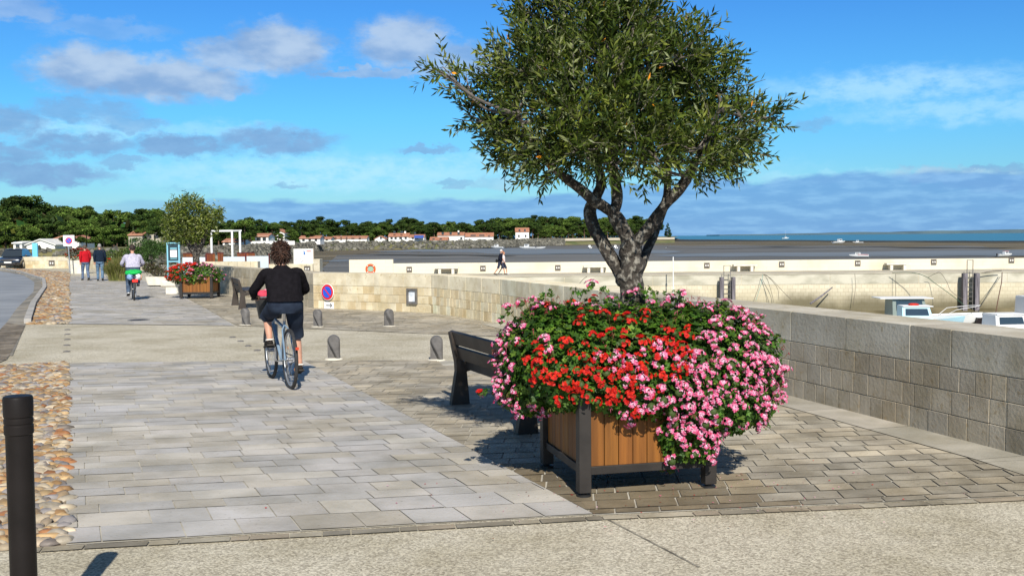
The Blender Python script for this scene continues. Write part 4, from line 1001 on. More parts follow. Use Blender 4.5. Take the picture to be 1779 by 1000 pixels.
# ================================================================= PEOPLE AND BICYCLES
def skinmesh(verts, edges):
    """verts: {name:(pos, r)} ; returns (vs, fs) of one continuous skinned surface rooted at the first vertex"""
    names = list(verts); idx = {k_: i for i, k_ in enumerate(names)}
    me = bpy.data.meshes.new('sk'); me.from_pydata([tuple(verts[k_][0]) for k_ in names], [(idx[a], idx[b_]) for a, b_ in edges], [])
    o = bpy.data.objects.new('sk', me); COL.objects.link(o); o.modifiers.new('s', 'SKIN')
    if not me.skin_vertices: 
        import bmesh; bm = bmesh.new(); bm.from_mesh(me); bm.verts.layers.skin.verify(); bm.to_mesh(me); bm.free()
    sv = me.skin_vertices[0].data
    for i, k_ in enumerate(names): r = verts[k_][1]; sv[i].radius = (r, r) if not hasattr(r, '__len__') else r; sv[i].use_root = (i == 0)
    m2 = o.modifiers.new('u', 'SUBSURF'); m2.levels = 2; m2.render_levels = 2
    dg = bpy.context.evaluated_depsgraph_get(); ev = o.evaluated_get(dg); em = ev.to_mesh()
    vs = [v.co.copy() for v in em.vertices]; fs = [tuple(p_.vertices) for p_ in em.polygons]; ev.to_mesh_clear()
    bpy.data.objects.remove(o); bpy.data.meshes.remove(me); return vs, fs
SKIN = (.50, .27, .185)
m_skin = mat('skin', (.9, .9, .9), (1.05, 1.03, 1.02), rough=.55, attr=True, scale=20)
m_cloth = mat('cloth', (.85, .85, .85), (1.12, 1.12, 1.12), rough=.95, attr=True, scale=18, detail=6, bump=.7, bscale=26, bdist=.02, spec=.05)
m_denim = mat('denim', (.75, .75, .78), (1.25, 1.25, 1.22), rough=.9, attr=True, scale=8, detail=8, bump=.4, bscale=90, spec=.2)
m_hair = mat('hair', (.6, .6, .6), (1.3, 1.25, 1.2), rough=.6, attr=True, scale=30, bump=.8, bscale=80, bdist=.02)
def hand_mb(mb, w, d, grip, s, col):          # palm + five curled fingers and a thumb from the wrist w along d
    d = d.normalized(); side = d.cross(Vector((0, 0, 1))); side = side.normalized() if side.length > .1 else Vector((1, 0, 0)); dn = side.cross(d)
    if dn.z > 0: dn = -dn
    mb.ball(w + d * .045, (.04, .045, .022), 10, 8, col, M=Matrix((side, d, dn)).transposed())
    for k_, ln in enumerate((.058, .068, .072, .062)):
        x = (-.03 + .02 * k_) * s; b_ = w + side * x + d * .075; L_ = ln * (1 if grip else 1.0)
        pts = [b_, b_ + d * L_ * .42 + dn * L_ * .12, b_ + d * L_ * (.55 if grip else .75) + dn * L_ * (.5 if grip else .25), b_ + d * L_ * (.3 if grip else .95) + dn * L_ * (.78 if grip else .45)]
        mb.tube(pts, [.009, .0085, .008, .0065], 7, col)
    t = w + side * -.034 * s + d * .03; mb.tube([t, t + d * .03 - side * .014 * s + dn * .01, t + d * .05 + side * .004 * s + dn * .028], [.011, .010, .008], 7, col)
def figure(root, J, top, bottom, hair, bare_leg=False, sleeve=True, topm=None, hairlen=0, shoe=(.1, .1, .1), wide=1.0, grip=False, sock=None, sleeve_short=False, face=Vector((0, 1, 0)), short_z=None, shoe2=None, topw=.20):
    V = lambda n_: Vector(J[n_])
    r = wide
    vv = {'pelvis': (V('pelvis'), (.10 * r, .08)), 'waist': (V('waist'), (.10 * r, .075)), 'chest': (V('chest'), (.12 * r, .085)), 'neckb': (V('neck') - Vector((0, 0, .04)), .055), 'neck': (V('neck') + Vector((0, 0, .03)), .045), 'head': (V('head') - Vector((0, 0, .03)), .065)}
    ed = [('pelvis', 'waist'), ('waist', 'chest'), ('chest', 'neckb'), ('neckb', 'neck'), ('neck', 'head')]
    for s in 'LR':
        for n_, rad in (('sh', .055), ('elb', .040), ('wri', .026), ('hip', .085), ('knee', .052), ('calf', .05), ('ank', .034), ('toe', .032)):
            if n_ == 'calf': vv[n_ + s] = (V('knee' + s).lerp(V('ank' + s), .35), rad)
            else: vv[n_ + s] = (V(n_ + s), rad)
        ed += [('chest', 'sh' + s), ('sh' + s, 'elb' + s), ('elb' + s, 'wri' + s), ('pelvis', 'hip' + s), ('hip' + s, 'knee' + s), ('knee' + s, 'calf' + s), ('calf' + s, 'ank' + s), ('ank' + s, 'toe' + s)]
    mb = MB(); vs, fs = skinmesh(vv, ed); mb.add(vs, fs, SKIN)
    h = V('head'); f = face.normalized(); sd = f.cross(Vector((0, 0, 1))); HM = Matrix((sd, f, Vector((0, 0, 1)))).transposed()
    mb.ball(h, (.075, .092, .112), 16, 12, SKIN, M=HM)
    mb.ball(h + HM @ Vector((0, .045, -.06)), (.052, .05, .05), 10, 8, SKIN, M=HM)
    mb.ball(h + HM @ Vector((0, .096, -.012)), (.013, .02, .024), 8, 6, SKIN)
    for s in (-1, 1):
        mb.ball(h + HM @ Vector((s * .077, -.002, -.012)), (.012, .022, .032), 8, 6, SKIN, M=HM)
        mb.ball(h + HM @ Vector((s * .03, .083, .012)), (.013, .009, .008), 8, 6, (.03, .025, .02), M=HM)
    mb.ball(h + HM @ Vector((0, .088, -.055)), (.024, .008, .007), 8, 6, (.35, .10, .09), M=HM)
    for s, k_ in (('L', -1), ('R', 1)):
        hd = V('hand' + s) - V('wri' + s); hand_mb(mb, V('wri' + s), hd, grip, k_, SKIN)
    obj('body', mb, m_skin, root, sm=80)
    # top: torso loft and sleeves
    mb = MB(); p, w, c, n_ = V('pelvis'), V('waist'), V('chest'), V('neck'); tw = topw * r; Z = Vector((0, 0, 1))
    low = p + Z * (.01 if grip else -.04)
    rings = [(low, tw * .98, .150 * r, 0), (p.lerp(w, .35), tw * 1.0, .148 * r), (w, tw * .95, .135 * r), (w.lerp(c, .5), tw * .98, .135 * r), (c, tw * 1.02, .13 * r), (c.lerp(n_, .35), tw * .96, .12 * r), (c.lerp(n_, .6), tw * .74, .10 * r), (c.lerp(n_, .82), tw * .46, .075 * r), (n_, .062, .06)]
    mb.loft([(a[0], a[1], a[2]) for a in rings], 24, top, p=2.3)
    for s in 'LR':
        a, e, wr = V('sh' + s), V('elb' + s), V('wri' + s); inn_ = a.lerp(c.lerp(n_, .4), .45)
        if sleeve_short: P_, R_ = smoothpath([inn_, a, a.lerp(e, .65)], [.06, .066, .055])
        else: P_, R_ = smoothpath([inn_, a, a.lerp(e, .5), e, e.lerp(wr, .5), wr], [.060 * r, .064 * r, .059 * r, .052 * r, .046, .038])
        mb.tube(P_, R_, 14, top, wob=.10)
    tm = obj('top', mb, topm or m_cloth, root, sm=70)
    mb = MB(); hp = p - Z * .02
    mb.loft([(p - Z * .13, tw * .84, .115 * r), (p - Z * .07, tw * .97, .135 * r), (p, tw * .93, .125 * r), (p + Z * .06, tw * .78, .10 * r)], 24, bottom, p=2.3)
    for s in 'LR':
        a, k_, an = V('hip' + s), V('knee' + s), V('ank' + s)
        if bare_leg: P_, R_ = smoothpath([a + Z * .03, a.lerp(k_, .35), k_.lerp(a, .25), k_.lerp(an, .10)], [.105 * r, .098 * r, .082 * r, .082 * r])
        else: P_, R_ = smoothpath([a + Z * .03, a.lerp(k_, .4), k_, k_.lerp(an, .5), an + Z * .0], [.102 * r, .09 * r, .070, .063, .058])
        mb.tube(P_, R_, 16, bottom, wob=.08)
    obj('shorts' if bare_leg else 'trousers', mb, m_denim, root, sm=70)
    for s in 'LR':
        a, t = V('ank' + s), V('toe' + s); d = (t - a); d.z *= .6; d.normalize(); mb = MB(); sdv = d.cross(Z).normalized(); up = sdv.cross(d)
        M = Matrix((sdv, d, up)).transposed(); c0 = a.lerp(t, .5) - up * .012
        mb.ball(c0, (.046, .135, .038), 14, 8, shoe, M=M); mb.box(c0 - up * .03, (.086, .25, .018), col=(.05, .045, .04), M=M)
        if shoe2: mb.tube([a + sdv * .045 * cos(q) + d * .045 * sin(q) + up * .01 for q in [i * pi / 5 for i in range(10)]], .009, 6, shoe2, closed=True)
        obj('shoe', mb, m_cloth, root, sm=60)
    mb = MB(); hs = 1.0
    if hairlen:
        mb.ball(h + HM @ Vector((0, -.018, .016)), (.094, .100, .120), 22, 16, hair, wob=.22, ws=5, seed=3, M=HM)
        for i in range(900):
            v = rv(); 
            if v.y > .45 and v.z < .35: continue
            q = h + HM @ Vector((v.x * .097, v.y * .104 - .018, v.z * .122 + .010)); e = q + (HM @ v) * U(.0, .016) + rv() * .028 - Z * (.025 if v.z < .2 else 0); g = U(.6, 1.5)
            mb.tube([q - (HM @ v) * .02, (q + e) / 2 + rv() * .008, e], [.008, .007, .003], 4, tuple(x * g for x in hair))
    else:
        mb.ball(h + HM @ Vector((0, -.014, .022)), (.082, .094, .108), 16, 12, hair, wob=.08, ws=6, M=HM)
    obj('hair', mb, m_hair, root, sm=60 if not hairlen else 80)
def torus_pts(c, r, n, ax='x'): return [Vector(c) + Vector((0, cos(2 * pi * i / n) * r, sin(2 * pi * i / n) * r)) for i in range(n)]
def bicycle(root, frame, rear_rack=False, r=.345, guards=True):
    rh, fh, bb = Vector((0, 0, r)), Vector((0, 1.06, r)), Vector((0, .45, .28))
    for c in (rh, fh):
        w = obj('wheel', MB().tube([c - Vector((.045, 0, 0)), c + Vector((.045, 0, 0))], .022, 10), m_chrome, root, sm=40)
        obj('tyre', MB().tube(torus_pts(c, r - .018, 48), .021, 10, closed=True), m_rubber, w, sm=80)
        obj('rim', MB().tube(torus_pts(c, r - .045, 48), .011, 6, closed=True), m_alu, w, sm=80)
        mb = MB()
        for i in range(28):
            a = 2 * pi * i / 28; s = .03 if i % 2 else -.03; a2 = a + (.5 if i % 4 < 2 else -.5)
            mb.tube([c + Vector((s, cos(a2) * .02, sin(a2) * .02)), c + Vector((0, cos(a) * (r - .045), sin(a) * (r - .045)))], .0013, 4)
        obj('spokes', mb, m_chrome, w)
    ht, hb, st = Vector((0, .86, .86)), Vector((0, .91, .68)), Vector((0, .26, .76))
    mf = frame; mb = MB()
    mb.tube([bb, st], .017, 10).tube([bb, hb], .020, 10).tube([st - Vector((0, -.02, .08)), hb + Vector((0, 0, .08))], .017, 10).tube([hb, ht], .021, 10)
    for s in (-1, 1):
        mb.tube([bb + Vector((s * .03, 0, 0)), rh + Vector((s * .055, 0, 0))], .010, 8).tube([st - Vector((0, 0, .04)), st + Vector((s * .04, -.06, -.10)), rh + Vector((s * .055, 0, 0))], .009, 8)
    obj('frame', mb, mf, root, sm=50)
    mb = MB().tube([hb + Vector((-.045, .01, -.02)), hb + Vector((.045, .01, -.02))], .015, 8)
    for s in (-1, 1): mb.tube([hb + Vector((s * .045, .01, -.02)), hb + Vector((s * .052, .05, -.15)), fh + Vector((s * .055, 0, 0))], [.014, .013, .009], 8)
    obj('fork', mb, mf, root, sm=50)
    mb = MB().tube([ht, ht + Vector((0, -.02, .12)), Vector((0, .84, 1.01))], .013, 8)
    mb.tube([Vector((-.27, .68, 1.0)), Vector((-.20, .73, 1.01)), Vector((-.08, .83, 1.01)), Vector((.08, .83, 1.01)), Vector((.20, .73, 1.01)), Vector((.27, .68, 1.0))], .011, 8)
    hbr = obj('handlebar', mb, m_alu, root, sm=50)
    for s in (-1, 1):
        obj('grip', MB().tube([(s * .29, .665, 1.0), (s * .19, .735, 1.01)], .017, 10), m_black, hbr, sm=50)
    sd = MB().tube([st, Vector((0, .215, .87))], .013, 8); obj('seat_post', sd, m_chrome, root, sm=50)
    mb = MB().ball((0, .19, .90), (.085, .13, .032), 16, 8).ball((0, .32, .905), (.028, .10, .022), 12, 6); obj('saddle', mb, m_black, root, sm=80)
    for s, zz in ((-1, 1), (1, -1)):
        e = bb + Vector((s * .075, 0, zz * .17)); mb = MB().tube([bb + Vector((s * .04, 0, 0)), bb + Vector((s * .07, 0, 0)), e], .010, 8); c_ = obj('crank', mb, m_chrome, root, sm=50)
        obj('pedal', MB().box(e + Vector((s * .055, 0, 0)), (.09, .085, .022)), m_black, c_, bev=.004)
    mb = MB().tube([bb + Vector((.042, 0, 0)), bb + Vector((.047, 0, 0))], .085, 24); obj('chainring', mb, m_chrome, root, sm=40)
    mb = MB().bar(bb + Vector((.05, 0, .085)), rh + Vector((.05, 0, .03)), .008, .012).bar(bb + Vector((.05, 0, -.085)), rh + Vector((.05, 0, -.03)), .008, .012); obj('chain', mb, m_rubber, root)
    if guards:
        for c, a0, a1 in ((fh, 10, 150),):
            pts = [c + Vector((0, cos(R(a)) * (r + .018), sin(R(a)) * (r + .018))) for a in range(a0, a1, 8)]; mb = MB()
            for q in range(len(pts) - 1): mb.bar(pts[q], pts[q + 1], .052, .004)
            obj('mudguard', mb, m_alu, root, sm=60)
    return root
UANG = atan2(.917, -.40) - pi / 2
RH = G(505, 676)
m_bluefr = mat('frame_blue', (.16, .24, .33), (.20, .28, .37), rough=.3, scale=3, coat=.4)
bk = thing('bicycle', 'blue-grey city bicycle ridden by the person in black, nearest on the lane', 'bicycle', RH, UANG + .02)
bicycle(bk, m_bluefr)
mb = MB().loft([((-.02, .98, .74), .13, .10), ((-.02, .99, .98), .17, .13)], 20, p=4); obj('basket', mb, m_black, bk, sm=40)
mb = MB().ball((-.10, .98, 1.03), (.09, .10, .06), 12, 8, (.55, .06, .10), wob=.3); mb.ball((-.05, 1.0, 1.05), (.05, .05, .05), 8, 6, (.75, .3, .4), wob=.3); sh = obj('shopping_bag', mb, m_cloth, None, sm=60)
sh.location = RH; sh.rotation_euler = bk.rotation_euler; tag(sh, 'pinkish red bag riding in the front basket of the nearest bicycle', 'bag')
mb = MB().box((0, -.372, .50), (.035, .012, .03), col=(.5, .05, .02)); obj('reflector', mb, m_col, bk)
for c, sgn in ((Vector((0, 0, .345)), 1),):
    mb = MB()
    for a in (.6, 3.7): mb.box((.012, cos(a) * .2, .345 + sin(a) * .2), (.006, .035, .018), col=(.8, .26, .02), M=Matrix.Rotation(a, 3, 'X'))
    obj('spoke_reflectors', mb, m_col, bk)
J1 = dict(pelvis=(0, .19, .985), waist=(0, .235, 1.10), chest=(0, .31, 1.24), neck=(0, .36, 1.40), head=(.0, .395, 1.545),
          shL=(-.190, .335, 1.305), shR=(.190, .335, 1.305), elbL=(-.305, .46, 1.115), elbR=(.30, .46, 1.115), wriL=(-.275, .63, 1.04), wriR=(.27, .63, 1.04), handL=(-.235, .70, 1.035), handR=(.235, .70, 1.035),
          hipL=(-.10, .20, .93), hipR=(.10, .20, .93), kneeL=(-.15, .53, .82), kneeR=(.17, .42, .60), ankL=(-.14, .41, .525), ankR=(.195, .375, .215), toeL=(-.14, .56, .475), toeR=(.20, .53, .145))
c1 = thing('person', 'nearest rider: curly brown hair, black jumper, denim shorts and sandals, cycling away', 'person', RH, UANG + .02)
figure(c1, J1, (.010, .009, .011), (.016, .024, .042), (.040, .017, .009), bare_leg=True, hairlen=1, shoe=(.03, .026, .024), shoe2=(.6, .58, .54), wide=1.02, grip=True, topw=.205)
# second rider
R2 = G(233, 522)
m_blk = mat('frame_black', (.03, .03, .032), rough=.35)
bk2 = thing('bicycle', 'dark bicycle with green bags on its rear rack under the lilac-jumper rider', 'bicycle', R2, UANG - .02)
bicycle(bk2, m_blk)
mb = MB().box((0, -.05, .74), (.14, .42, .015)); 
for s in (-1, 1): mb.tube([(s * .06, -.08, .74), (s * .06, 0, .36)], .006, 6)
obj('rear_rack', mb, m_black, bk2)
mb = MB().ball((0, -.06, .84), (.24, .20, .085), 16, 10, (.02, .42, .09), wob=.35, ws=4); obj('saddle_bag', mb, m_cloth, bk2, sm=60)
mb = MB().ball((-.09, -.14, .72), (.10, .09, .10), 12, 8, (.25, .40, .65), wob=.3).ball((.11, -.14, .72), (.09, .09, .10), 12, 8, (.75, .75, .78), wob=.3).ball((.18, -.05, .70), (.06, .1, .10), 12, 8, (.75, .45, .3), wob=.3); obj('pannier', mb, m_cloth, bk2, sm=60)
obj('rear_light', MB().box((.03, -.30, .60), (.16, .03, .09), col=(.75, .03, .02)), m_col, bk2, bev=.01)
J2 = dict(J1); J2.update(elbL=(-.30, .42, 1.10), elbR=(.29, .42, 1.10), kneeL=(-.14, .40, .58), kneeR=(.14, .52, .80), ankL=(-.14, .34, .235), ankR=(.14, .38, .50), toeL=(-.15, .48, .165), toeR=(.14, .54, .45))
c2p = thing('person', 'man in a pale lilac-grey jumper, jeans and white trainers cycling away on the loaded bicycle', 'person', R2, UANG - .02)
figure(c2p, J2, (.42, .40, .50), (.06, .09, .14), (.03, .018, .012), shoe=(.7, .7, .7), wide=1.08, grip=True)
def walker(loc, rz, h, top, bottom, hair, label, stride=.16, bare=False, shoe=(.05, .05, .05), arm=.1, wide=1.0, short=False, lean=0):
    r = thing('person', label, 'person', loc, rz); k_ = h / 1.75
    J = dict(pelvis=(0, 0, .95), waist=(0, .01, 1.09), chest=(0, .015 + lean, 1.28), neck=(0, .02 + lean * 1.5, 1.47), head=(0, .04 + lean * 2, 1.62), shL=(-.185, .01 + lean, 1.40), shR=(.185, .01 + lean, 1.40),
             elbL=(-.245, -.03 - arm * .3, 1.13), elbR=(.245, -.03 + arm * .3, 1.13), wriL=(-.235, .06 - arm, .90), wriR=(.235, .06 + arm, .90), handL=(-.235, .08 - arm, .82), handR=(.235, .08 + arm, .82),
             hipL=(-.09, 0, .91), hipR=(.09, 0, .91), kneeL=(-.095, .05 + stride * .6, .50), kneeR=(.095, .06 - stride * .55, .50), ankL=(-.095, stride, .09), ankR=(.095, -stride * 1.25, .13), toeL=(-.105, stride + .15, .05), toeR=(.105, -stride * 1.25 + .13, .045))
    figure(r, J, top, bottom, hair, bare_leg=bare, shoe=shoe, wide=wide, sleeve_short=short); r.scale = (k_,) * 3; return r
walker(G(149, 487), UANG + .25, 1.68, (.42, .012, .02), (.10, .14, .22), (.10, .07, .05), 'person in a bright red jumper and jeans walking away at far left', .15, wide=1.02)
walker(G(174.5, 488), UANG, 1.74, (.012, .020, .035), (.10, .17, .26), (.30, .29, .27), 'grey-haired man in a navy jumper and jeans walking away beside the one in red', .14, wide=1.04)
wj = D(869, 480, 70.5); wj.z = JD + .01
w1 = walker(wj, -pi / 2 - .15, 1.78, (.012, .014, .025), (.03, .035, .06), (.62, .60, .58), 'white-haired man in dark cardigan and navy shorts walking along the jetty', .30, bare=True, wide=1.05, shoe=(.05, .05, .05), lean=.03)
obj('shoulder_bag', MB().ball((-.05, -.24, .95), (.12, .09, .13), 12, 8, (.02, .02, .02)), m_cloth, w1, sm=60)
wj2 = D(874.5, 480, 71.3); wj2.z = JD + .01
walker(wj2, -pi / 2 - .1, 1.62, (.70, .62, .60), (.03, .035, .06), (.35, .14, .06), 'woman in white top and dark shorts beside the white-haired man on the jetty', .26, bare=True, shoe=(.7, .7, .7), short=True)

# ================================================================= SIGNS AND SMALL PROMENADE THINGS
def disc(mb, c, r, t, n, col, N=28, sq=1.0):                      # disc facing direction n
    M = n.to_track_quat('Z', 'Y').to_matrix(); mb.lathe([(r, -t), (r, t)], c, N, col, M=M); return mb
def no_stop(root, c, n, r):
    n = n.normalized(); s = Vector((0, 0, 1)).cross(n).normalized(); M = n.to_track_quat('Z', 'Y').to_matrix()
    obj('sign_rim', disc(MB(), c, r, .010, n, (.80, .80, .78)), m_col, root, world=True)
    obj('red_ring', disc(MB(), c + n * .012, r * .93, .004, n, (.62, .01, .02)), m_col, root, world=True)
    obj('blue_disc', disc(MB(), c + n * .018, r * .68, .003, n, (.02, .10, .62)), m_col, root, world=True)
    up = Vector((0, 0, 1)); d = (-s * -1 * 1 + up * -1).normalized(); 
    a = c + n * .023 + (-s + up).normalized() * r * .70; b_ = c + n * .023 - (-s + up).normalized() * r * .70
    mb = MB().bar(a, b_, .15 * r, .004, (.62, .01, .02), up=n); obj('red_bar', mb, m_col, root, world=True)
def wallpt(px, py, i=-1):                     # point on the visible face of the parapet segment ending at WA[i]
    a, b_ = WA[i - 1], WA[i]; t = (b_ - a); t.z = 0; t.normalize(); n_ = Vector((-t.y, t.x, 0)); d = ray(px, py); o = Vector((0, 0, EYE))
    k_ = (a - o).dot(n_) / d.dot(n_); return o + d * k_, n_, -t
# which wall segment: direction of the sign wall
sw_n = Vector((-(WA[-2] - WA[-1]).y * -1, 0, 0)); t_ = (WA[-1] - WA[-2]); t_.z = 0; t_.normalize(); sgn_n = Vector((-t_.y, t_.x, 0))
c, sgn_n, tt = wallpt(571, 507); c = c + sgn_n * .04
s_ = thing('no_stopping_sign', 'round red and blue no-stopping sign on the sunlit cream wall right of the near cyclist', 'road sign', (c.x, c.y, c.z)); no_stop(s_, c, sgn_n, .21)
for k_ in (-.06, .06): pass
c = wallpt(573, 530)[0] + sgn_n * .03; a_ = thing('arrow_plate', 'small white plate with a black arrow pointing right, under the no-stopping sign on the wall', 'sign', (c.x, c.y, c.z)); 
obj('plate', MB().box(c, (.33, .012, .17), rz=atan2(tt.y, tt.x), col=(.8, .8, .79)), m_col, a_, world=True)
f_ = c + sgn_n * .009; mb = MB().bar(f_ - tt * .09, f_ + tt * .08, .018, .004, (.02, .02, .02), up=sgn_n)
mb.bar(f_ + tt * .10, f_ + tt * .05 + Vector((0, 0, .05)), .018, .004, (.02, .02, .02), up=sgn_n).bar(f_ + tt * .10, f_ + tt * .05 - Vector((0, 0, .05)), .018, .004, (.02, .02, .02), up=sgn_n); obj('arrow', mb, m_col, a_, world=True)
# recessed lamp box on the wall
c, sgn_n, tt = wallpt(717, 514.5, -2); c = c + sgn_n * .02; lb = thing('wall_lamp', 'square dark-framed lamp box set in the sunlit cream wall', 'wall lamp', (c.x, c.y, c.z)); ra = atan2(tt.y, tt.x); Zv = Vector((0, 0, 1))
mb = MB()
for dx, dz, w_, h_ in ((-.135, 0, .045, .37), (.135, 0, .045, .37), (0, .16, .225, .05), (0, -.155, .225, .06)): mb.box(c + tt * dx + Zv * dz, (w_, .07, h_), rz=ra)
obj('frame', mb, m_iron, lb, world=True, bev=.004)
obj('glass', MB().box(c - sgn_n * .012, (.228, .02, .262), rz=ra), mat('lamp_glass', (.55, .6, .66), (.8, .82, .84), rough=.15, scale=6), lb, world=True)
# small square dark double lights
m_ltf = mat('light_frame', (.10, .085, .07), (.14, .12, .10), rough=.6, scale=9)
def twin_light(c, n, s, label, group='square twin lamps along the parapets'):
    n = n.normalized(); t = Vector((0, 0, 1)).cross(n).normalized(); r = thing('wall_lamp', label, 'wall lamp', (c.x, c.y, c.z), group=group)
    ra = atan2(t.y, t.x); obj('frame', MB().box(c + n * .02, (s, .05, s), rz=ra), m_ltf, r, world=True, bev=.01)
    for k_ in (-1, 1): mb = MB().lathe([(s * .13, 0), (s * .11, .02)], c + n * .045 + t * k_ * s * .2, 12, (.75, .73, .68), M=n.to_track_quat('Z', 'Y').to_matrix() @ Matrix.Diagonal((1, 1.3, 1))); obj('lens', mb, m_col, r, world=True)
# no-stopping sign on a post at far left
g = G(122, 476); sp_ = thing('no_stopping_sign', 'square white no-stopping sign on a thin grey post at far left', 'road sign', g)
topz = D(120, 411, g.y).z; n_ = Vector((.15, -1, 0)).normalized()
obj('post', MB().tube([g, Vector((g.x - .07, g.y, topz))], .035, 10), m_alu, sp_, world=True, sm=50)
c = D(120, 418, g.y) + n_ * .05; obj('plate', MB().box(c, (.62, .02, .63), rz=atan2(Vector((0, 0, 1)).cross(n_).y, Vector((0, 0, 1)).cross(n_).x), col=(.75, .76, .80)), m_col, sp_, world=True, bev=.008)
mb = disc(MB(), c + n_ * .02, .19, .006, n_, (.55, .02, .05)); obj('red_ring', mb, m_col, sp_, world=True)
mb = disc(MB(), c + n_ * .03, .135, .006, n_, (.03, .12, .60)); obj('blue_disc', mb, m_col, sp_, world=True)
s2 = Vector((0, 0, 1)).cross(n_); dd_ = (-s2 + Vector((0, 0, 1))).normalized() * .14; obj('red_bar', MB().bar(c + n_ * .038 + dd_, c + n_ * .038 - dd_, .03, .004, (.55, .02, .05), up=n_), m_col, sp_, world=True)
# blue totem
g = G(62, 463); h_ = D(62, 422, g.y).z - g.z; tt_ = thing('totem', 'tall narrow light blue totem beside the black car at far left', 'totem', g)
obj('panel', MB().box(g + Vector((0, 0, h_ / 2)), (9 / F * g.y, .18, h_), rz=.05, col=(.16, .52, .72)), m_col, tt_, world=True, bev=.02); obj('plinth', MB().box(g + Vector((0, 0, .04)), (11 / F * g.y, .35, .08), col=(.1, .1, .1)), m_col, tt_, world=True)
# information board, far
Yb = 37; g = D(302, 460, Yb); g.z = gz(g); ib = thing('information_board', 'light blue framed information board with dark panel, left of the far olive tree', 'notice board', g); w_ = 20 / F * Yb; z0, z1 = D(302, 454, Yb).z, D(302, 423, Yb).z
mb = MB(); 
for k_ in (-1, 1): mb.box((g.x + k_ * w_ / 2, Yb, (g.z + z1) / 2), (.05, .08, z1 - g.z), col=(.22, .50, .62))
mb.box((g.x, Yb, z1 + .02), (w_ + .05, .08, .04), col=(.22, .50, .62)).box((g.x, Yb, z0), (w_, .06, .04), col=(.22, .50, .62)); obj('frame', mb, m_col, ib, world=True)
obj('panel', MB().box((g.x, Yb, (z0 + z1) / 2), (w_ - .04, .04, z1 - z0 - .04), col=(.02, .045, .06)), m_col, ib, world=True)
mb = MB().box((g.x + .01, Yb - .025, (z0 + z1) / 2 - .04), (w_ * .58, .01, .26), col=(.8, .82, .84)); obj('poster', mb, m_col, ib, world=True)
mb = MB().box((g.x + .01, Yb - .025, (z0 + z1) / 2 + .15), (w_ * .58, .01, .05), col=(.2, .45, .52)).box((g.x + .01, Yb - .025, (z0 + z1) / 2 - .22), (w_ * .58, .01, .03), col=(.2, .45, .52)); obj('heading', mb, m_col, ib, world=True)
# pergola, screens, posts, wood fence on the terrace beyond the return wall
Yp = 44; pg = thing('pergola', 'white square-tube pergola frame on the terrace behind the far planter', 'pergola', D(396, 447, Yp)); pw = 3.0 / F * Yp
pz = D(400, 402, Yp).z; xs_ = [D(x, 440, Yp).x for x in (368, 404, 424)]; 
for k_, x in enumerate(xs_): obj('post', MB().box((x, Yp - (.6 if k_ == 2 else 0), pz / 2 - .3), (pw, pw, pz + .6 - .004)), m_white, pg, world=True)
obj('beam', MB().box(((xs_[0] + xs_[1]) / 2 + .0, Yp, pz + .03), (xs_[1] - xs_[0] + pw, pw, pw)), m_white, pg, world=True)
obj('beam', MB().bar((xs_[1] + pw / 2 + .002, Yp - .0, pz + .03), (xs_[2] + .04, Yp - .6, pz + .03), pw, pw * .9), m_white, pg, world=True)
m_panel = mat('frosted_panel', (.52, .60, .68), (.60, .68, .74), rough=.3, scale=.5)
m_rpost = mat('dark_red_post', (.09, .012, .012), rough=.6)
Ys = 39.5
def scr(x0, x1, y0, y1, Y, label):
    a, b_ = D(x0, y0, Y), D(x1, y1, Y); r = thing('glass_screen', label, 'screen', (a.x, Y, -.2), group='pale glass screens round the terrace'); z1_ = a.z
    obj('pane', MB().box(((a.x + b_.x) / 2, Y, (z1_ - .2) / 2), (b_.x - a.x - .05, .03, z1_ + .2)), m_panel, r, world=True); obj('post', MB().box((b_.x, Y, (z1_ - .15) / 2 + .03), (.045, .06, z1_ + .3)), m_rpost, r, world=True)
scr(316, 358, 447, 455, Ys, 'pale blue glass screen behind the far flower planter'); scr(387, 427, 446, 458, Ys, 'pale blue glass screen under the white pergola'); scr(427.5, 468, 445, 462, Ys, 'pale blue glass screen with dark red post just left of the near cyclist')
for x0, x1, y0, lab in ((318, 342, 441, 'low orange-brown wooden fence behind the far olive trunk'), (358, 372, 441, 'orange-brown wooden planter box left of the pergola post'), (378, 388, 440, 'taller orange-brown wooden box between the pergola posts'), (412, 441, 440, 'low red-brown wooden fence right of the pergola')):
    a, b_ = D(x0, y0, 41), D(x1, y0, 41); z = a.z; r = thing('wooden_fence', lab, 'fence', (a.x, 41, -.2)); k_ = 0; mb = MB(); x = a.x
    while x < b_.x - .05: mb.box((x + .06, 41, z / 2 - .1), (.11, .04, z + .2), col=(U(.7, 1), U(.5, .8), U(.6, 1))); x += .12
    obj('board_panel', mb, m_wood, r, world=True); obj('top_rail', MB().box(((a.x + b_.x) / 2, 41, z + .02), (b_.x - a.x + .02, .07, .035)), m_rpost, r, world=True)
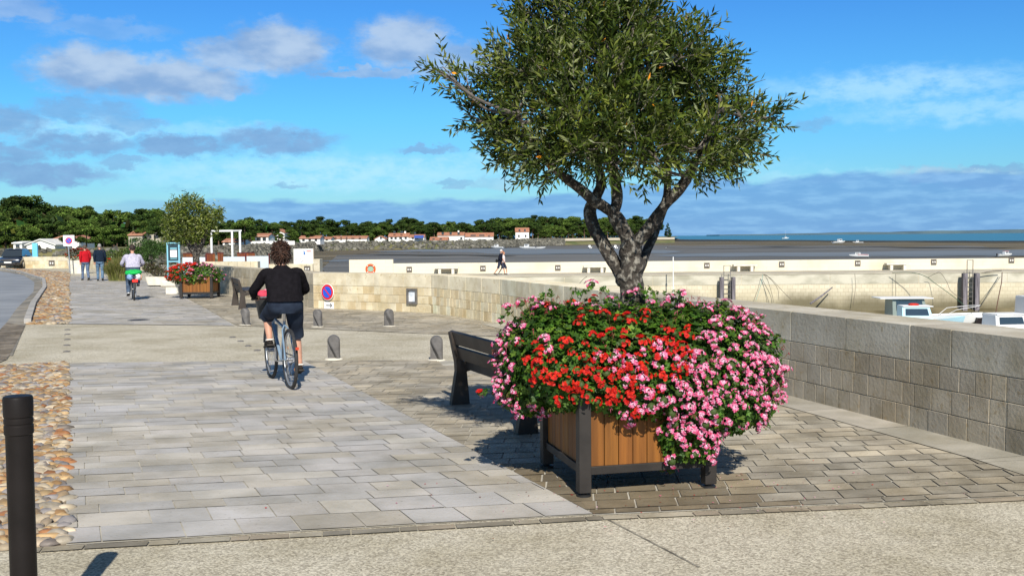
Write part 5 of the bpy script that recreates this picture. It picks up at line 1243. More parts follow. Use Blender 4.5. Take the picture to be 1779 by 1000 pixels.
# low cream wall and stone block with the map board
def stone_box(name, label, x0, x1, y0, Y, th, zb, cat='stone wall', mat_=None):
    a, b_ = D(x0, y0, Y), D(x1, y0, Y); r = thing(name, label, cat, (a.x, Y, zb)); z = (a.z + b_.z) / 2; H_ = z - zb; mb = MB(); hh = H_ / 3 if H_ > .5 else H_ / 2; zz = zb; i = 0
    while zz < z - .01:
        x = a.x; L_ = .7
        while x < b_.x - .01:
            e = min(x + L_ * U(.7, 1.2), b_.x)
            if b_.x - e < .15: e = b_.x
            mb.box(((x + e) / 2, Y + U(0, .006), zz + hh / 2), (e - x - .006, th, min(hh, z - zz) - .005), col=pick([(.66, .60, .46), (.72, .65, .50), (.68, .62, .50)], .06)); x = e
        zz += hh; i += 1
    obj('wall_blocks', mb, m_lime, r, world=True, bev=.006); return r
stone_box('low_wall', 'low pale stone wall behind the far bench and below the glass screens', 345, 450, 454, 38, .4, -.3)
stone_box('stone_pier', 'stepped cream stone pier carrying the white map board, right of the near cyclist', 470, 546, 458, 33, .5, -.4); stone_box('stone_pier', 'taller cream stone pier end at the right of the map board', 546.5, 558, 449.5, 33.02, .5, -.4)
Ym = 33.0; a, b_ = D(510, 432, Ym), D(545, 458, Ym); mb_ = thing('map_board', 'white weathered map board mounted above the cream stone pier', 'notice board', ((a.x + b_.x) / 2, Ym, b_.z)); cx_, cz_ = (a.x + b_.x) / 2, (a.z + b_.z) / 2; W2, H2 = b_.x - a.x, a.z - b_.z
obj('panel', MB().box((cx_, Ym, cz_), (W2, .04, H2), col=(.70, .69, .66)), m_col, mb_, world=True)
mb = MB().box((cx_, Ym - .01, b_.z - .012), (W2 + .02, .06, .03), col=(.22, .16, .10)).box((b_.x + .012, Ym - .01, cz_), (.025, .06, H2), col=(.22, .16, .10)); obj('frame', mb, m_col, mb_, world=True)
mb = MB()
for q in range(30):
    x, z = cx_ + U(-.42, .42) * W2, cz_ + U(-.38, .42) * H2; mb.box((x, Ym - .0215, z), (U(.01, .05), .003, U(.006, .02)), col=random.choice([(.10, .2, .5), (.3, .3, .32), (.55, .2, .2), (.4, .5, .62)]))
mb.box((cx_ + .18, Ym - .0215, cz_ + .17), (.13, .003, .05), col=(.6, .3, .3)).box((cx_ + .03, Ym - .0215, cz_ + .10), (.05, .003, .10), col=(.05, .18, .5))
for q in range(8): a1 = pi + q * .35; mb.box((cx_ - .16 + cos(a1) * .10, Ym - .0215, cz_ - .12 - sin(a1) * .05), (.03, .003, .006), col=(.1, .1, .1))
obj('map_print', mb, m_col, mb_, world=True)
c = D(534, 467, 32.74); twin_light(c, Vector((0, -1, 0)), .20, 'small square twin lamp on the stone pier under the map board')
c = G(421, 514); c = D(421.5, 492, c.y - .1); r = thing('wall_marker', 'small yellow marker on the shaded wall left of the near cyclist', 'marker', (c.x, c.y, c.z)); obj('plate', MB().box(c, (.09, .05, .30), col=(.70, .42, .08)), m_col, r, world=True, bev=.01); obj('cap', MB().box(c + Vector((0, 0, .19)), (.08, .06, .07), col=(.12, .12, .12)), m_col, r, world=True)
# manhole and studs
g = G(241, 556.5); mh = thing('manhole_cover', 'dark oval-looking drain cover set in the far lane', 'drain cover', g); obj('frame', MB().lathe([(.24, 0), (.24, .014), (.19, .016)], (0, 0, 0), 28), m_iron, mh, sm=30); obj('lid', MB().lathe([(.185, .0), (.185, .019), (.1, .021)], (0, 0, 0), 28), m_dark, mh, sm=30)
stud = None
for i, (x, y) in enumerate([(117, 573), (117, 581), (117, 590), (116, 600), (116, 611), (404, 586), (418, 593), (431, 601), (447, 609)]):
    g = G(x, y); g.z += .006
    lab = ('small dark stud in the row crossing the pale strip beside the cobbles', 'small dark stud in the slanting row across the pale strip left of the near bicycle')[i > 4]; gg = ('studs beside the cobbles', 'studs left of the bicycle')[i > 4]
    if stud is None: stud = thing('ground_stud', lab, 'stud', g, group=gg); obj('plate', MB().lathe([(.055, -.005), (.055, .004), (.03, .012)], n=14), m_iron, stud, sm=30)
    else: q = dup(stud, g, None, lab); q['group'] = gg
# stone trough, stone seat, bushes
def blob_bush(name, label, c, r3, pal, n, ls, cat='bush', stem=None):
    rt = thing(name, label, cat, (c[0], c[1], c[2] - r3[2])); mb = MB(); sub = [(Vector((0, 0, 0)), Vector(r3) * .8)] + [(Vector((U(-.5, .5) * r3[0], U(-.5, .5) * r3[1], U(-.4, .6) * r3[2])), Vector(r3) * U(.35, .6)) for _ in range(6)]
    for i in range(n):
        o_, rr = random.choice(sub); v = rv(); p_ = o_ + Vector((v.x * rr.x, v.y * rr.y, v.z * rr.z)) * U(.7, 1.08) + Vector((0, 0, r3[2])); g_ = U(.6, 1.4)
        leaf(mb, p_, (v + rv() * .8 + Vector((0, 0, .3))).normalized(), rv(), ls * U(.7, 1.3), ls * .3, tuple(x * g_ for x in random.choice(pal)))
    obj('foliage', mb, m_gleaf, rt)
    mb = MB()
    for i in range(5): mb.tube([Vector((U(-.1, .1), U(-.1, .1), -.05)), Vector((U(-.4, .4) * r3[0], U(-.4, .4) * r3[1], r3[2] * 1.1))], [.02, .008], 6)
    obj('stems', mb, m_bark, rt); return rt
GP = [(.05, .11, .02), (.07, .14, .03), (.04, .08, .015)]
g = G(271, 498); g.y += .3; tr = thing('stone_trough', 'white stone trough holding the brownish bush, left of the far planter', 'planter', (g.x, g.y, gz(g)), .0)
mb = MB().loft([((0, 0, .06), .38, .28), ((0, 0, .40), .46, .34)], 24, p=6); obj('body', mb, m_conw, tr, sm=35); obj('foot', MB().box((0, 0, .03), (.6, .4, .06)), m_iron, tr)
blob_bush('heather_bush', 'brownish purple bush growing in the white stone trough', (g.x - .05, g.y, gz(g) + .66), (.62, .5, .36), [(.10, .075, .045), (.07, .09, .03), (.14, .09, .07), (.09, .11, .03)], 2600, .055)
g = G(295, 511); g.y += .25; sb = thing('stone_stool', 'white stone block seat between the trough and the far flower planter', 'seat', (g.x, g.y, gz(g))); obj('top_slab', MB().box((0, 0, .37), (.62, .45, .20)), m_conw, sb, bev=.015)
obj('support', MB().box((.05, 0, .135), (.42, .36, .27)), m_conw, sb, bev=.01)
# tall grass bush
g = G(206, 488); r = thing('tall_grass', 'tall loose clump of olive-green grass beside the second cyclist', 'grass clump', g); mb = MB()
for i in range(1500):
    a = U(0, 2 * pi); q = sqrt(rnd()); bx, by = cos(a) * q * .42, sin(a) * q * .35; h0 = U(.7, 1.35) * (1 - .35 * q); dx, dy = bx * .6 + U(-.2, .2), by * .6 + U(-.2, .2); w_ = .012; g_ = U(.7, 1.4); col = tuple(x * g_ for x in random.choice([(.13, .14, .03), (.17, .17, .05), (.10, .12, .03), (.22, .20, .08)]))
    p0, p1, p2 = Vector((bx, by, 0)), Vector((bx + dx * .35, by + dy * .35, h0 * .65)), Vector((bx + dx, by + dy, h0)); s_v = Vector((w_, 0, 0))
    mb.add([p0 - s_v, p0 + s_v, p1 + s_v * .8, p2, p1 - s_v * .8], [(0, 1, 2, 3, 4)], col)
obj('blades', mb, m_gleaf, r)
obj('flower_tuft', MB().add([], []) if False else MB().ball((-.0, 0, .06), (.3, .25, .08), 12, 6, (.08, .09, .03), wob=.3), m_gleaf, r)
c = D(262, 432, 40); blob_bush('round_bush', 'dark clipped round bush left of the blue information board', (c.x, 40, c.z), (.42, .4, .36), GP, 1500, .06)
c = D(278, 434, 42); blob_bush('round_bush', 'second dark bush just left of the blue information board', (c.x, 42, c.z), (.30, .3, .34), GP, 1000, .06)
c = D(262, 428, 60); blob_bush('bush', 'broad dark bush above the lilac-jumper cyclist and behind the round bushes', (c.x, 60, c.z - .2), (1.6, .8, .8), GP, 2600, .12)
c = D(206, 446, 62); blob_bush('bush', 'olive-green bush behind the navy-jumper walker', (c.x, 62, c.z - .3), (1.3, .8, .9), [(.11, .14, .03), (.08, .11, .02)], 2200, .12)
c = D(137, 443, 60); small_geranium(c, .75, .4, .38, 'red', 'orange-red geraniums left of the red-jumper walker', n=80, leafs=900)
w_ = D(137, 452, 60); pb = thing('white_trough', 'white trough under the orange-red geraniums at far left', 'planter', (w_.x, 60, gz((0, 60)))); obj('body', MB().loft([((0, 0, 0), .5, .25), ((0, 0, w_.z - gz((0, 60))), .62, .3)], 20, p=6), m_conw, pb, sm=35)
c = D(186, 462, 58); small_geranium(c, .35, .3, .45, 'red', 'red geraniums right of the navy-jumper walker', n=60, leafs=600)
c = D(188, 447, 66); blob_bush('bush', 'dark green bush behind the red geraniums beside the navy-jumper walker', (c.x, 66, c.z - .3), (.9, .6, .8), GP, 1600, .10)
# stone bench and lamp by the end wall
g = G(47, 463.5); sb = thing('stone_bench', 'pale stone slab bench before the end wall, left of the light blue totem', 'bench', g); obj('seat_slab', MB().box((0, 0, .40), (25 / F * g.y, .5, .12)), m_conw, sb, bev=.01)
for k_ in (-1, 1): obj('support', MB().box((k_ * .38, 0, .17), (.16, .4, .34)), m_conw, sb)
c = G(90, 466.5); c = D(90, 457, c.y - .1); twin_light(c, Vector((0, -1, 0)), .42, 'small square lamp on the far end wall right of the light blue totem')
# black car
def make_car(loc, rz, label):
    r = thing('parked_car', label, 'car', loc, rz); m_cp = mat('black_car_paint', (.012, .013, .018), rough=.18, coat=1, spec=.6)
    st_ = [(-2.0, .84, .30, .62), (-1.95, .86, .22, .72), (-1.3, .88, .20, .86), (-.6, .88, .20, .92), (.6, .88, .20, .92), (1.5, .88, .22, .92), (2.05, .84, .26, .88), (2.1, .80, .35, .80)]
    mb = MB(); vs = []; n = 14
    for y, w, z0, z1 in st_:
        zz = (z0 + z1) / 2; hh = (z1 - z0) / 2
        for j in range(n): a = 2 * pi * j / n; ca, sa = cos(a), sin(a); vs.append((abs(ca) ** .45 * (1 if ca > 0 else -1) * w, y, zz + abs(sa) ** .55 * (1 if sa > 0 else -1) * hh))
    fs = [(i * n + j, (i + 1) * n + j, (i + 1) * n + (j + 1) % n, i * n + (j + 1) % n) for i in range(len(st_) - 1) for j in range(n)] + [tuple(range(n)), tuple((len(st_) - 1) * n + j for j in range(n))[::-1]]
    mb.add(vs, fs); obj('body', mb, m_cp, r, sm=50)
    mb = MB().add([(-.74, -1.05, .9), (.74, -1.05, .9), (.60, -.35, 1.36), (-.60, -.35, 1.36), (-.78, 1.9, .9), (.78, 1.9, .9), (.60, 1.45, 1.38), (-.60, 1.45, 1.38)], [(0, 1, 2, 3), (5, 4, 7, 6), (1, 5, 6, 2), (4, 0, 3, 7)]); obj('windows', mb, m_glass, r, bev=.02)
    obj('roof', MB().loft([((0, .55, 1.355), .62, .95), ((0, .55, 1.41), .58, .90), ((0, .55, 1.435), .45, .75)], 20, p=5), m_cp, r, sm=50)
    for s in (-1, 1):
        for y in (-1.3, 1.35):
            w = obj('wheel', MB().tube([(s * .72, y, .31), (s * .90, y, .31)], .31, 24), m_rubber, r, sm=40); obj('rim', MB().tube([(s * .895, y, .31), (s * .915, y, .31)], .20, 20), m_alu, w, sm=40)
        obj('headlight', MB().ball((s * .62, -1.93, .62), (.17, .08, .075), 14, 8, M=None), mat('headlight_glass', (.6, .65, .7), rough=.1, metal=.3), r, sm=60)
        obj('wing_mirror', MB().ball((s * .95, -.75, .95), (.09, .06, .06), 10, 6), m_cp, r, sm=60)
    obj('grille', MB().box((0, -2.0, .60), (.66, .03, .10)), m_black, r, bev=.01); obj('bumper_vent', MB().box((0, -1.99, .36), (1.0, .04, .12)), m_black, r, bev=.01)
    obj('number_plate', MB().box((0, -2.02, .47), (.50, .02, .11), col=(.75, .75, .72)), m_col, r, bev=.004); return r
g = G(3, 467); make_car((g.x, g.y + 2, gz(g)), .22, 'black car half out of frame at the far left edge, facing the viewer')
# ================================================================= JETTY FURNITURE
PX = Vector((0, -1, 0))
for i, (x, y) in enumerate([(711, 468), (839, 466), (969, 465), (1228, 461), (1358, 459), (1490, 457), (1622, 455), (1757, 452)]):
    twin_light(D(x, y, JB - .005), PX, .40, ['first square lamp on the jetty parapet right of the life ring', 'jetty parapet lamp just left of the walking couple', 'jetty parapet lamp between the walking couple and the olive trunk', 'jetty parapet lamp left of the far ladder', 'jetty parapet lamp between the two stone benches right of the olive trunk', 'jetty parapet lamp left of the rightmost stone bench, below the tilted boat', 'jetty parapet lamp just right of the rightmost stone bench', 'jetty parapet lamp at the right edge beyond the tall fender piles'][i])
jb = None
for i, (x0, x1) in enumerate([(755, 796), (1013, 1055), (1273, 1315), (1538, 1580)]):
    a, b_ = D(x0, 470, JB - .45), D(x1, 470, JB - .45); loc = Vector(((a.x + b_.x) / 2, JB - .42, JD + .006))
    lab = ['stone slab bench on the jetty left of the walking couple', 'stone slab bench on the jetty just left of the olive trunk', 'stone slab bench on the jetty above the far ladder', 'stone slab bench on the jetty nearest the right edge'][i]
    if jb is None:
        jb = thing('stone_bench', lab, 'bench', loc, group='stone benches along the jetty parapet'); obj('seat_slab', MB().box((0, 0, .44), (b_.x - a.x, .55, .12)), m_conw, jb, bev=.01)
        for s in (-1, 1): obj('support', MB().box((s * .48, 0, .19), (.20, .45, .38)), m_conw, jb)
    else: dup(jb, loc, None, lab)
c = D(644, 467, JB) + Vector((0, -.06, 0)); lr = thing('life_ring', 'orange and white life ring hung on the raised end of the jetty parapet', 'life ring', c)
mb = MB(); pts = [Vector((cos(2 * pi * i / 32) * .30, 0, sin(2 * pi * i / 32) * .30)) for i in range(32)]; mb.tube(pts, .075, 10, (.80, .10, .02), closed=True); obj('ring', mb, m_col, lr, sm=80)
for a in (.78, 2.35, 3.93, 5.5): mb = MB().tube([Vector((cos(a + d_) * .30, -.002, sin(a + d_) * .30)) for d_ in (-.06, 0, .06)], .079, 10, (.80, .78, .72)); obj('white_band', mb, m_col, lr, sm=80)
obj('backing_disc', MB().lathe([(.20, -.01), (.20, .03)], (0, .02, 0), 24, (.25, .40, .30), M=Vector((0, -1, 0)).to_track_quat('Z', 'Y').to_matrix()), m_col, lr)
# fender piles with ladders
m_pile = mat('pile_timber', (.10, .09, .10), (.24, .22, .24), rough=.85, scale=1.5, detail=8, stretch=(6, 6, .6), bump=.4, bscale=6)
def ladder(xl, xr, ytop, ybot, w, lab, lab2, topy):
    Yf = JY - .22; zt = D((xl + xr) / 2, ytop, Yf).z; zb = -4.7; a, b_ = D(xl, ytop, Yf).x, D(xr, ytop, Yf).x
    for k_, x in enumerate((a, b_)):
        p_ = thing('fender_pile', 'square dark timber fender pile on the %s of %s' % (('left', 'right')[k_], lab2), 'pile', (x, Yf, zb)); obj('pile', MB().box((0, 0, (zt - zb) / 2), (w, .34, zt - zb)), m_pile, p_, bev=.02)
        obj('mounting', MB().box((0, .20, (zt - zb) - .5), (w * .7, .12, .2)), m_iron, p_)
    l = thing('ladder', lab, 'ladder', ((a + b_) / 2, JY - .06, zb)); cx_ = (a + b_) / 2; hw = (b_ - a) / 2 - w / 2 - .06; zt2 = D(cx_, topy, JY - .1).z
    for s in (-1, 1): obj('rail', MB().box((cx_ + s * hw, JY - .1, (zt2 + zb) / 2), (.04, .04, zt2 - zb)), m_iron, l, world=True)
    z = zb + .2
    while z < JD: obj('rung', MB().box((cx_, JY - .1, z), (hw * 2 - .04, .03, .035)), m_iron, l, world=True); z += .31
    obj('top_hoop', MB().tube([(cx_ - hw, JY - .1, zt2 - .02), (cx_ + hw, JY - .1, zt2 - .02)], .02, 6), m_iron, l, world=True)
ladder(1253.5, 1274, 481, 520, .24, 'iron ladder between short fender piles, behind the pink geraniums', 'the ladder above the pink geraniums', 471.5)
ladder(1676, 1697, 474.5, 560, .30, 'long iron ladder between tall fender piles near the right edge', 'the long ladder beside the moored boats', 465.5)
a = D(1169.5, 500, JY - 1.2); pz_ = D(1169.5, 446, JY - 1.2).z; r = thing('marker_pole', 'thin white pole standing before the jetty just right of the olive trunk', 'pole', (a.x, JY - 1.2, -4)); obj('pole', MB().tube([(0, 0, -1), (0, 0, pz_ + 4)], .035, 8), m_white, r); obj('collar', MB().tube([(0, 0, pz_ + 3.2), (0, 0, pz_ + 3.3)], .06, 8), m_white, r)
# leaning spar
a, b_ = D(1408, 527, JY - 2.6), D(1446, 499, JY - .3); r = thing('timber_spar', 'long dark timber spar leaning against the jetty wall', 'timber', a); obj('spar', MB().tube([a, a.lerp(b_, .5) + Vector((0, 0, -.04)), b_], [.06, .055, .04], 8), m_pile, r, world=True)
# mooring ropes
m_rope = mat('rope', (.9, .9, .9), rough=.9, attr=True, scale=20)
def rope(pix, label, col=(.16, .14, .11), rad=.015, Y0=None, Y1=None):
    n = len(pix); pts = [D(x, y, (Y0 or JY - .15) + ((Y1 or Y0 or JY - .15) - (Y0 or JY - .15)) * i / (n - 1)) for i, (x, y) in enumerate(pix)]
    P_, R_ = smoothpath(pts, [rad] * n, 5); o = obj('mooring_rope', MB().tube(P_, R_, 5, col), m_rope); tag(o, label, 'rope', 'mooring ropes on the jetty wall'); return o
J0 = JY - .12
rope([(1325, 476), (1330, 480), (1335, 490), (1341, 510), (1344, 525)], 'dark rope hanging steeply from the jetty edge left of the leaning spar', Y0=J0, Y1=J0 - .5)
rope([(1328, 476), (1334, 480), (1345, 492), (1352, 505), (1352, 521)], 'dark rope with a knot, second in the bundle left of the leaning spar', Y0=J0, Y1=J0 - .8)
rope([(1325, 476), (1337, 482), (1350, 495), (1362, 508), (1376, 522)], 'dark rope slanting furthest right toward the foot of the leaning spar', Y0=J0, Y1=J0 - 2)
rope([(1325, 477), (1323, 490), (1320, 500), (1313, 522)], 'rope falling to the left from the bundle, pale green at its top', (.20, .38, .33), Y0=J0, Y1=J0 - .5)
rope([(1550, 473.5), (1570, 473), (1592, 474.5), (1612, 482), (1622, 490), (1650, 510), (1675, 530)], 'green then dark rope sagging above the blue boat', (.06, .13, .08), .02, Y0=J0, Y1=J0 - 3)
rope([(1612, 482), (1625, 475), (1634, 474), (1645, 490), (1652, 505), (1672, 520)], 'dark rope looped over the jetty edge left of the tall fender piles', Y0=J0, Y1=J0 - 2)
rope([(1705, 474), (1725, 471), (1740, 470)], 'dark rope lying over the jetty edge right of the tall fender piles', rad=.03, Y0=J0)
rope([(1741, 473), (1740, 490), (1736, 510), (1730, 543)], 'dark rope dropping steeply toward the white cabin boat', (.14, .07, .05), .03, Y0=J0, Y1=J0 - 6)
rope([(1738, 480), (1728, 495), (1715, 515), (1705, 530)], 'thin rope slanting down left toward the tall fender piles', Y0=J0, Y1=J0 - 3)
rope([(1556, 475), (1556, 500), (1556, 520)], 'thin rope hanging straight down left of the blue boat roof', rad=.015, Y0=J0); rope([(1485, 475), (1486, 500), (1482, 530)], 'thin rope hanging between the leaning spar and the blue boat', rad=.015, Y0=J0)
rope([(1020, 480), (1012, 486), (1004, 496)], 'short dark rope slanting down the jetty wall left of the olive trunk', rad=.02, Y0=J0, Y1=J0 - 1)
# ================================================================= BOATS
def hull(L_, W_, H_, col, deckcol, red=None):
    mb = MB(); N = 14; vs = []; m = 9
    for i in range(N + 1):
        t = i / N; w = W_ / 2 * (1 - max(0, (t - .45) / .55) ** 2.2) * (.92 + .08 * min(1, t * 3)); hz = H_ * (.86 + .30 * t * t); kz = H_ * .75 * max(0, (t - .6) / .4) ** 2.2; y = -L_ / 2 + L_ * t
        for j in range(m):
            a = -1 + 2 * j / (m - 1); u = abs(a); x = w * (1 if u > .99 else u ** .55 * .93) * (1 if a > 0 else -1); z = kz + (hz - kz) * (u ** 2.2 if u < .99 else 1)
            vs.append((x, y + (.12 * L_ * (t ** 3) * (z / H_) * .4), z))
    fs = [(i * m + j, (i + 1) * m + j, (i + 1) * m + j + 1, i * m + j + 1) for i in range(N) for j in range(m - 1)]
    mb.add(vs, fs, col); mb.add([vs[j] for j in range(m)], [tuple(range(m))], col)
    dk = [(v[0] * .96, v[1], v[2] - .05) for i in range(N + 1) for v in (vs[i * m], vs[i * m + m - 1])]
    mb.add(dk, [(2 * i, 2 * i + 1, 2 * i + 3, 2 * i + 2) for i in range(N)], deckcol); return mb
WH = (.78, .79, .78)
def boat(loc, rz, L_, label, col=WH, cabin=1, tilt=0, roof=None, mast=0, ch=None, motor=True, stripe=None, nm='motor_boat', cabcol=WH, cat='boat', wheelhouse=False):
    W_ = L_ * .36; H_ = L_ * .15; r = thing(nm, label, cat, loc, rz, group=None); r.rotation_euler = (0, tilt, rz)
    obj('hull', hull(L_, W_, H_, col, WH), m_col, r, sm=60)
    if stripe: 
        mb = MB(); 
        for s in (-1, 1): mb.bar((s * W_ * .475, -L_ * .48, H_ * .72), (s * W_ * .475, L_ * .08, H_ * .78), .02, H_ * .12, stripe)
        obj('stripe', mb, m_col, r)
    if cabin:
        y0, y1, h_, w_ = -.05 * L_, .24 * L_, .17 * L_, W_ * .62
        if wheelhouse: y0, y1, h_ = -.22 * L_, .08 * L_, .30 * L_
        if ch: h_ = ch * L_
        zb = H_ * .85; a = [(-w_ / 2, y0), (w_ / 2, y0), (w_ / 2, y1), (-w_ / 2, y1)]
        mb = MB().add([(x, y, zb) for x, y in a] + [(x * .85, y + (-.04 * L_ if k_ > 1 else .0) * (1), zb + h_) for k_, (x, y) in enumerate(a)], [(4, 5, 6, 7), (0, 1, 5, 4), (1, 2, 6, 5), (2, 3, 7, 6), (3, 0, 4, 7)], cabcol); cb_ = obj('cabin', mb, m_col, r, bev=.02)
        mb = MB(); z0_, z1_ = zb + h_ * .42, zb + h_ * .88
        for s in (-1, 1):
            x0_, x1_ = s * (w_ / 2 * (1 - .15 * .42) + .012), s * (w_ / 2 * (1 - .15 * .88) + .012)
            mb.add([(x0_, y0 + .03 * L_, z0_), (x0_, y1 - .045 * L_, z0_), (x1_, y1 - .06 * L_, z1_), (x1_, y0 + .03 * L_, z1_)], [(0, 1, 2, 3)])
        mb.add([(-w_ * .38, y1 - .04 * L_ * .42 + .015, z0_), (w_ * .38, y1 - .04 * L_ * .42 + .015, z0_), (w_ * .34, y1 - .04 * L_ * .88 + .015, z1_), (-w_ * .34, y1 - .04 * L_ * .88 + .015, z1_)], [(0, 1, 2, 3)])
        obj('windows', mb, m_glass, cb_)
        obj('roof', MB().box((0, (y0 + y1) / 2 - (.04 * L_ if wheelhouse else 0), zb + h_ + .025), (w_ * (1.12 if wheelhouse else .95), (y1 - y0) * (1.45 if wheelhouse else .95), .05), col=roof or WH), m_col, cb_, bev=.012)
    if mast: obj('mast', MB().tube([(0, .05 * L_, H_ * .8), (0, .05 * L_, mast)], [.05, .03], 8, (.8, .8, .8)), m_col, r)
    if motor: obj('outboard_motor', MB().box((0, -L_ / 2 - .12, H_ * .75), (.22, .22, .5), col=(.04, .04, .045)), m_col, r, bev=.03); return r
def bay(px, py, L_, rz, label, **k_):
    p_ = P(px, py, MUD + .1); return boat(p_, rz, L_, label, **k_)
# moored in the harbour
Yb1 = 59; c = D(1575, 552, Yb1); bz = -4.3
b1 = boat((D(1572, 540, Yb1).x, Yb1, bz), -pi / 2 - .12, 6.1, 'light blue cabin boat with a red roof tarp in the harbour below the tall piles', col=(.42, .66, .76), cabcol=(.48, .70, .78), tilt=0, nm='cabin_boat', ch=.14)
b1.scale = (1, 1, 1.0)
# raise cabin boats so their roofs clear the parapet as in the photograph
def topfix(b_, px, py, Y, hgt): b_.location.z = D(px, py, Y).z - hgt
topfix(b1, 1590, 530, Yb1, 6.1 * .15 * .85 + 6.1 * .14 + .05)
obj('roof_tarp', MB().ball((0, .08 * 6.1, 6.1 * .15 * .85 + 6.1 * .14 + .10), (.22, .30, .08), 14, 8, (.55, .04, .03), wob=.25), m_cloth, b1, sm=60)
Yb2 = 62; b2 = boat((D(1590, 540, Yb2).x, Yb2, bz), -pi / 2 - .05, 7.3, 'white fishing boat with a flat-roofed wheelhouse moored behind the light blue boat', wheelhouse=True, ch=.17, nm='fishing_boat', cabcol=(.20, .25, .23))
topfix(b2, 1575, 516, Yb2, 7.3 * .15 * .85 + 7.3 * .17 + .05)
mb = MB().tube([(.5, 1.6, 1.12), (.8, 2.2, 1.5), (.5, 3.4, 1.65), (0, 3.9, 1.7), (-.5, 3.4, 1.65), (-.8, 2.2, 1.5), (-.5, 1.6, 1.12)], .018, 6, (.7, .7, .7)); obj('bow_rail', mb, m_col, b2)
Yb3 = 55; b3 = boat((D(1728, 555, Yb3).x, Yb3, bz), -pi / 2 + .1, 6.6, 'white cabin boat with dark windows at the right edge of the harbour', wheelhouse=False, ch=.13, nm='cabin_boat'); topfix(b3, 1750, 544, Yb3, 6.6 * .15 * .85 + 6.6 * .13 + .05)
Yb4 = 65.3; b4 = boat((D(1536, 540, Yb4).x, Yb4, -4.2), -pi / 2, 3.4, 'dark hulled dinghy shading against the foot of the jetty wall behind the fishing boat', col=(.03, .03, .03), cabin=0, nm='dinghy')
b5 = boat((D(1790, 540, 62).x, 62.5, -4.4), -pi / 2, 7.0, 'dark hulled boat cut off by the right edge at the jetty wall', col=(.03, .025, .03), cabin=1, nm='motor_boat')
# in the bay
bay(864, 431.5, 5.2, 1.1, 'small white boat with a cabin lying on the mud above the walking couple')
bay(917, 432.5, 5.8, 1.3, 'larger white boat on the mud right of the walking couple')
bay(936, 432.2, 4.6, -1.4, 'low white dinghy immediately right of the larger white boat', cabin=0, nm='dinghy')
bay(1024, 431, 3.6, .2, 'white boat seen end-on left of the olive trunk', cabin=1)
bay(1069, 431.5, 3.8, .1, 'white boat seen through the fork of the olive trunk', cabin=1)
bay(1457, 422.6, 6.8, -1.2, 'white cabin boat on the far mud edge above the jetty, left of its smaller twin')
bay(1491, 422.3, 4.6, 1.4, 'tiny white boat on the far mud edge, right of the bigger one')
bay(1493, 447, 3.4, 1.2, 'white boat with red stripe heeled over close behind the jetty parapet', tilt=.32, stripe=(.5, .03, .04), cabin=1, ch=.12, motor=False, nm='dinghy')
bay(1745, 445.5, 3.3, -1.25, 'white boat with a red roof just above the jetty parapet at far right', roof=(.55, .12, .10))
sb_ = boat((D(1364, 412, 1500).x, 1500, -5.1), -1.4, 11, 'white sailing boat with bare mast out on the sea', cabin=1, mast=13, nm='sailing_boat')
mb = bay(1158 + 0, 430.8, 1.2, .4, 'tiny white tender on the mud right of the olive trunk', cabin=0, nm='dinghy')

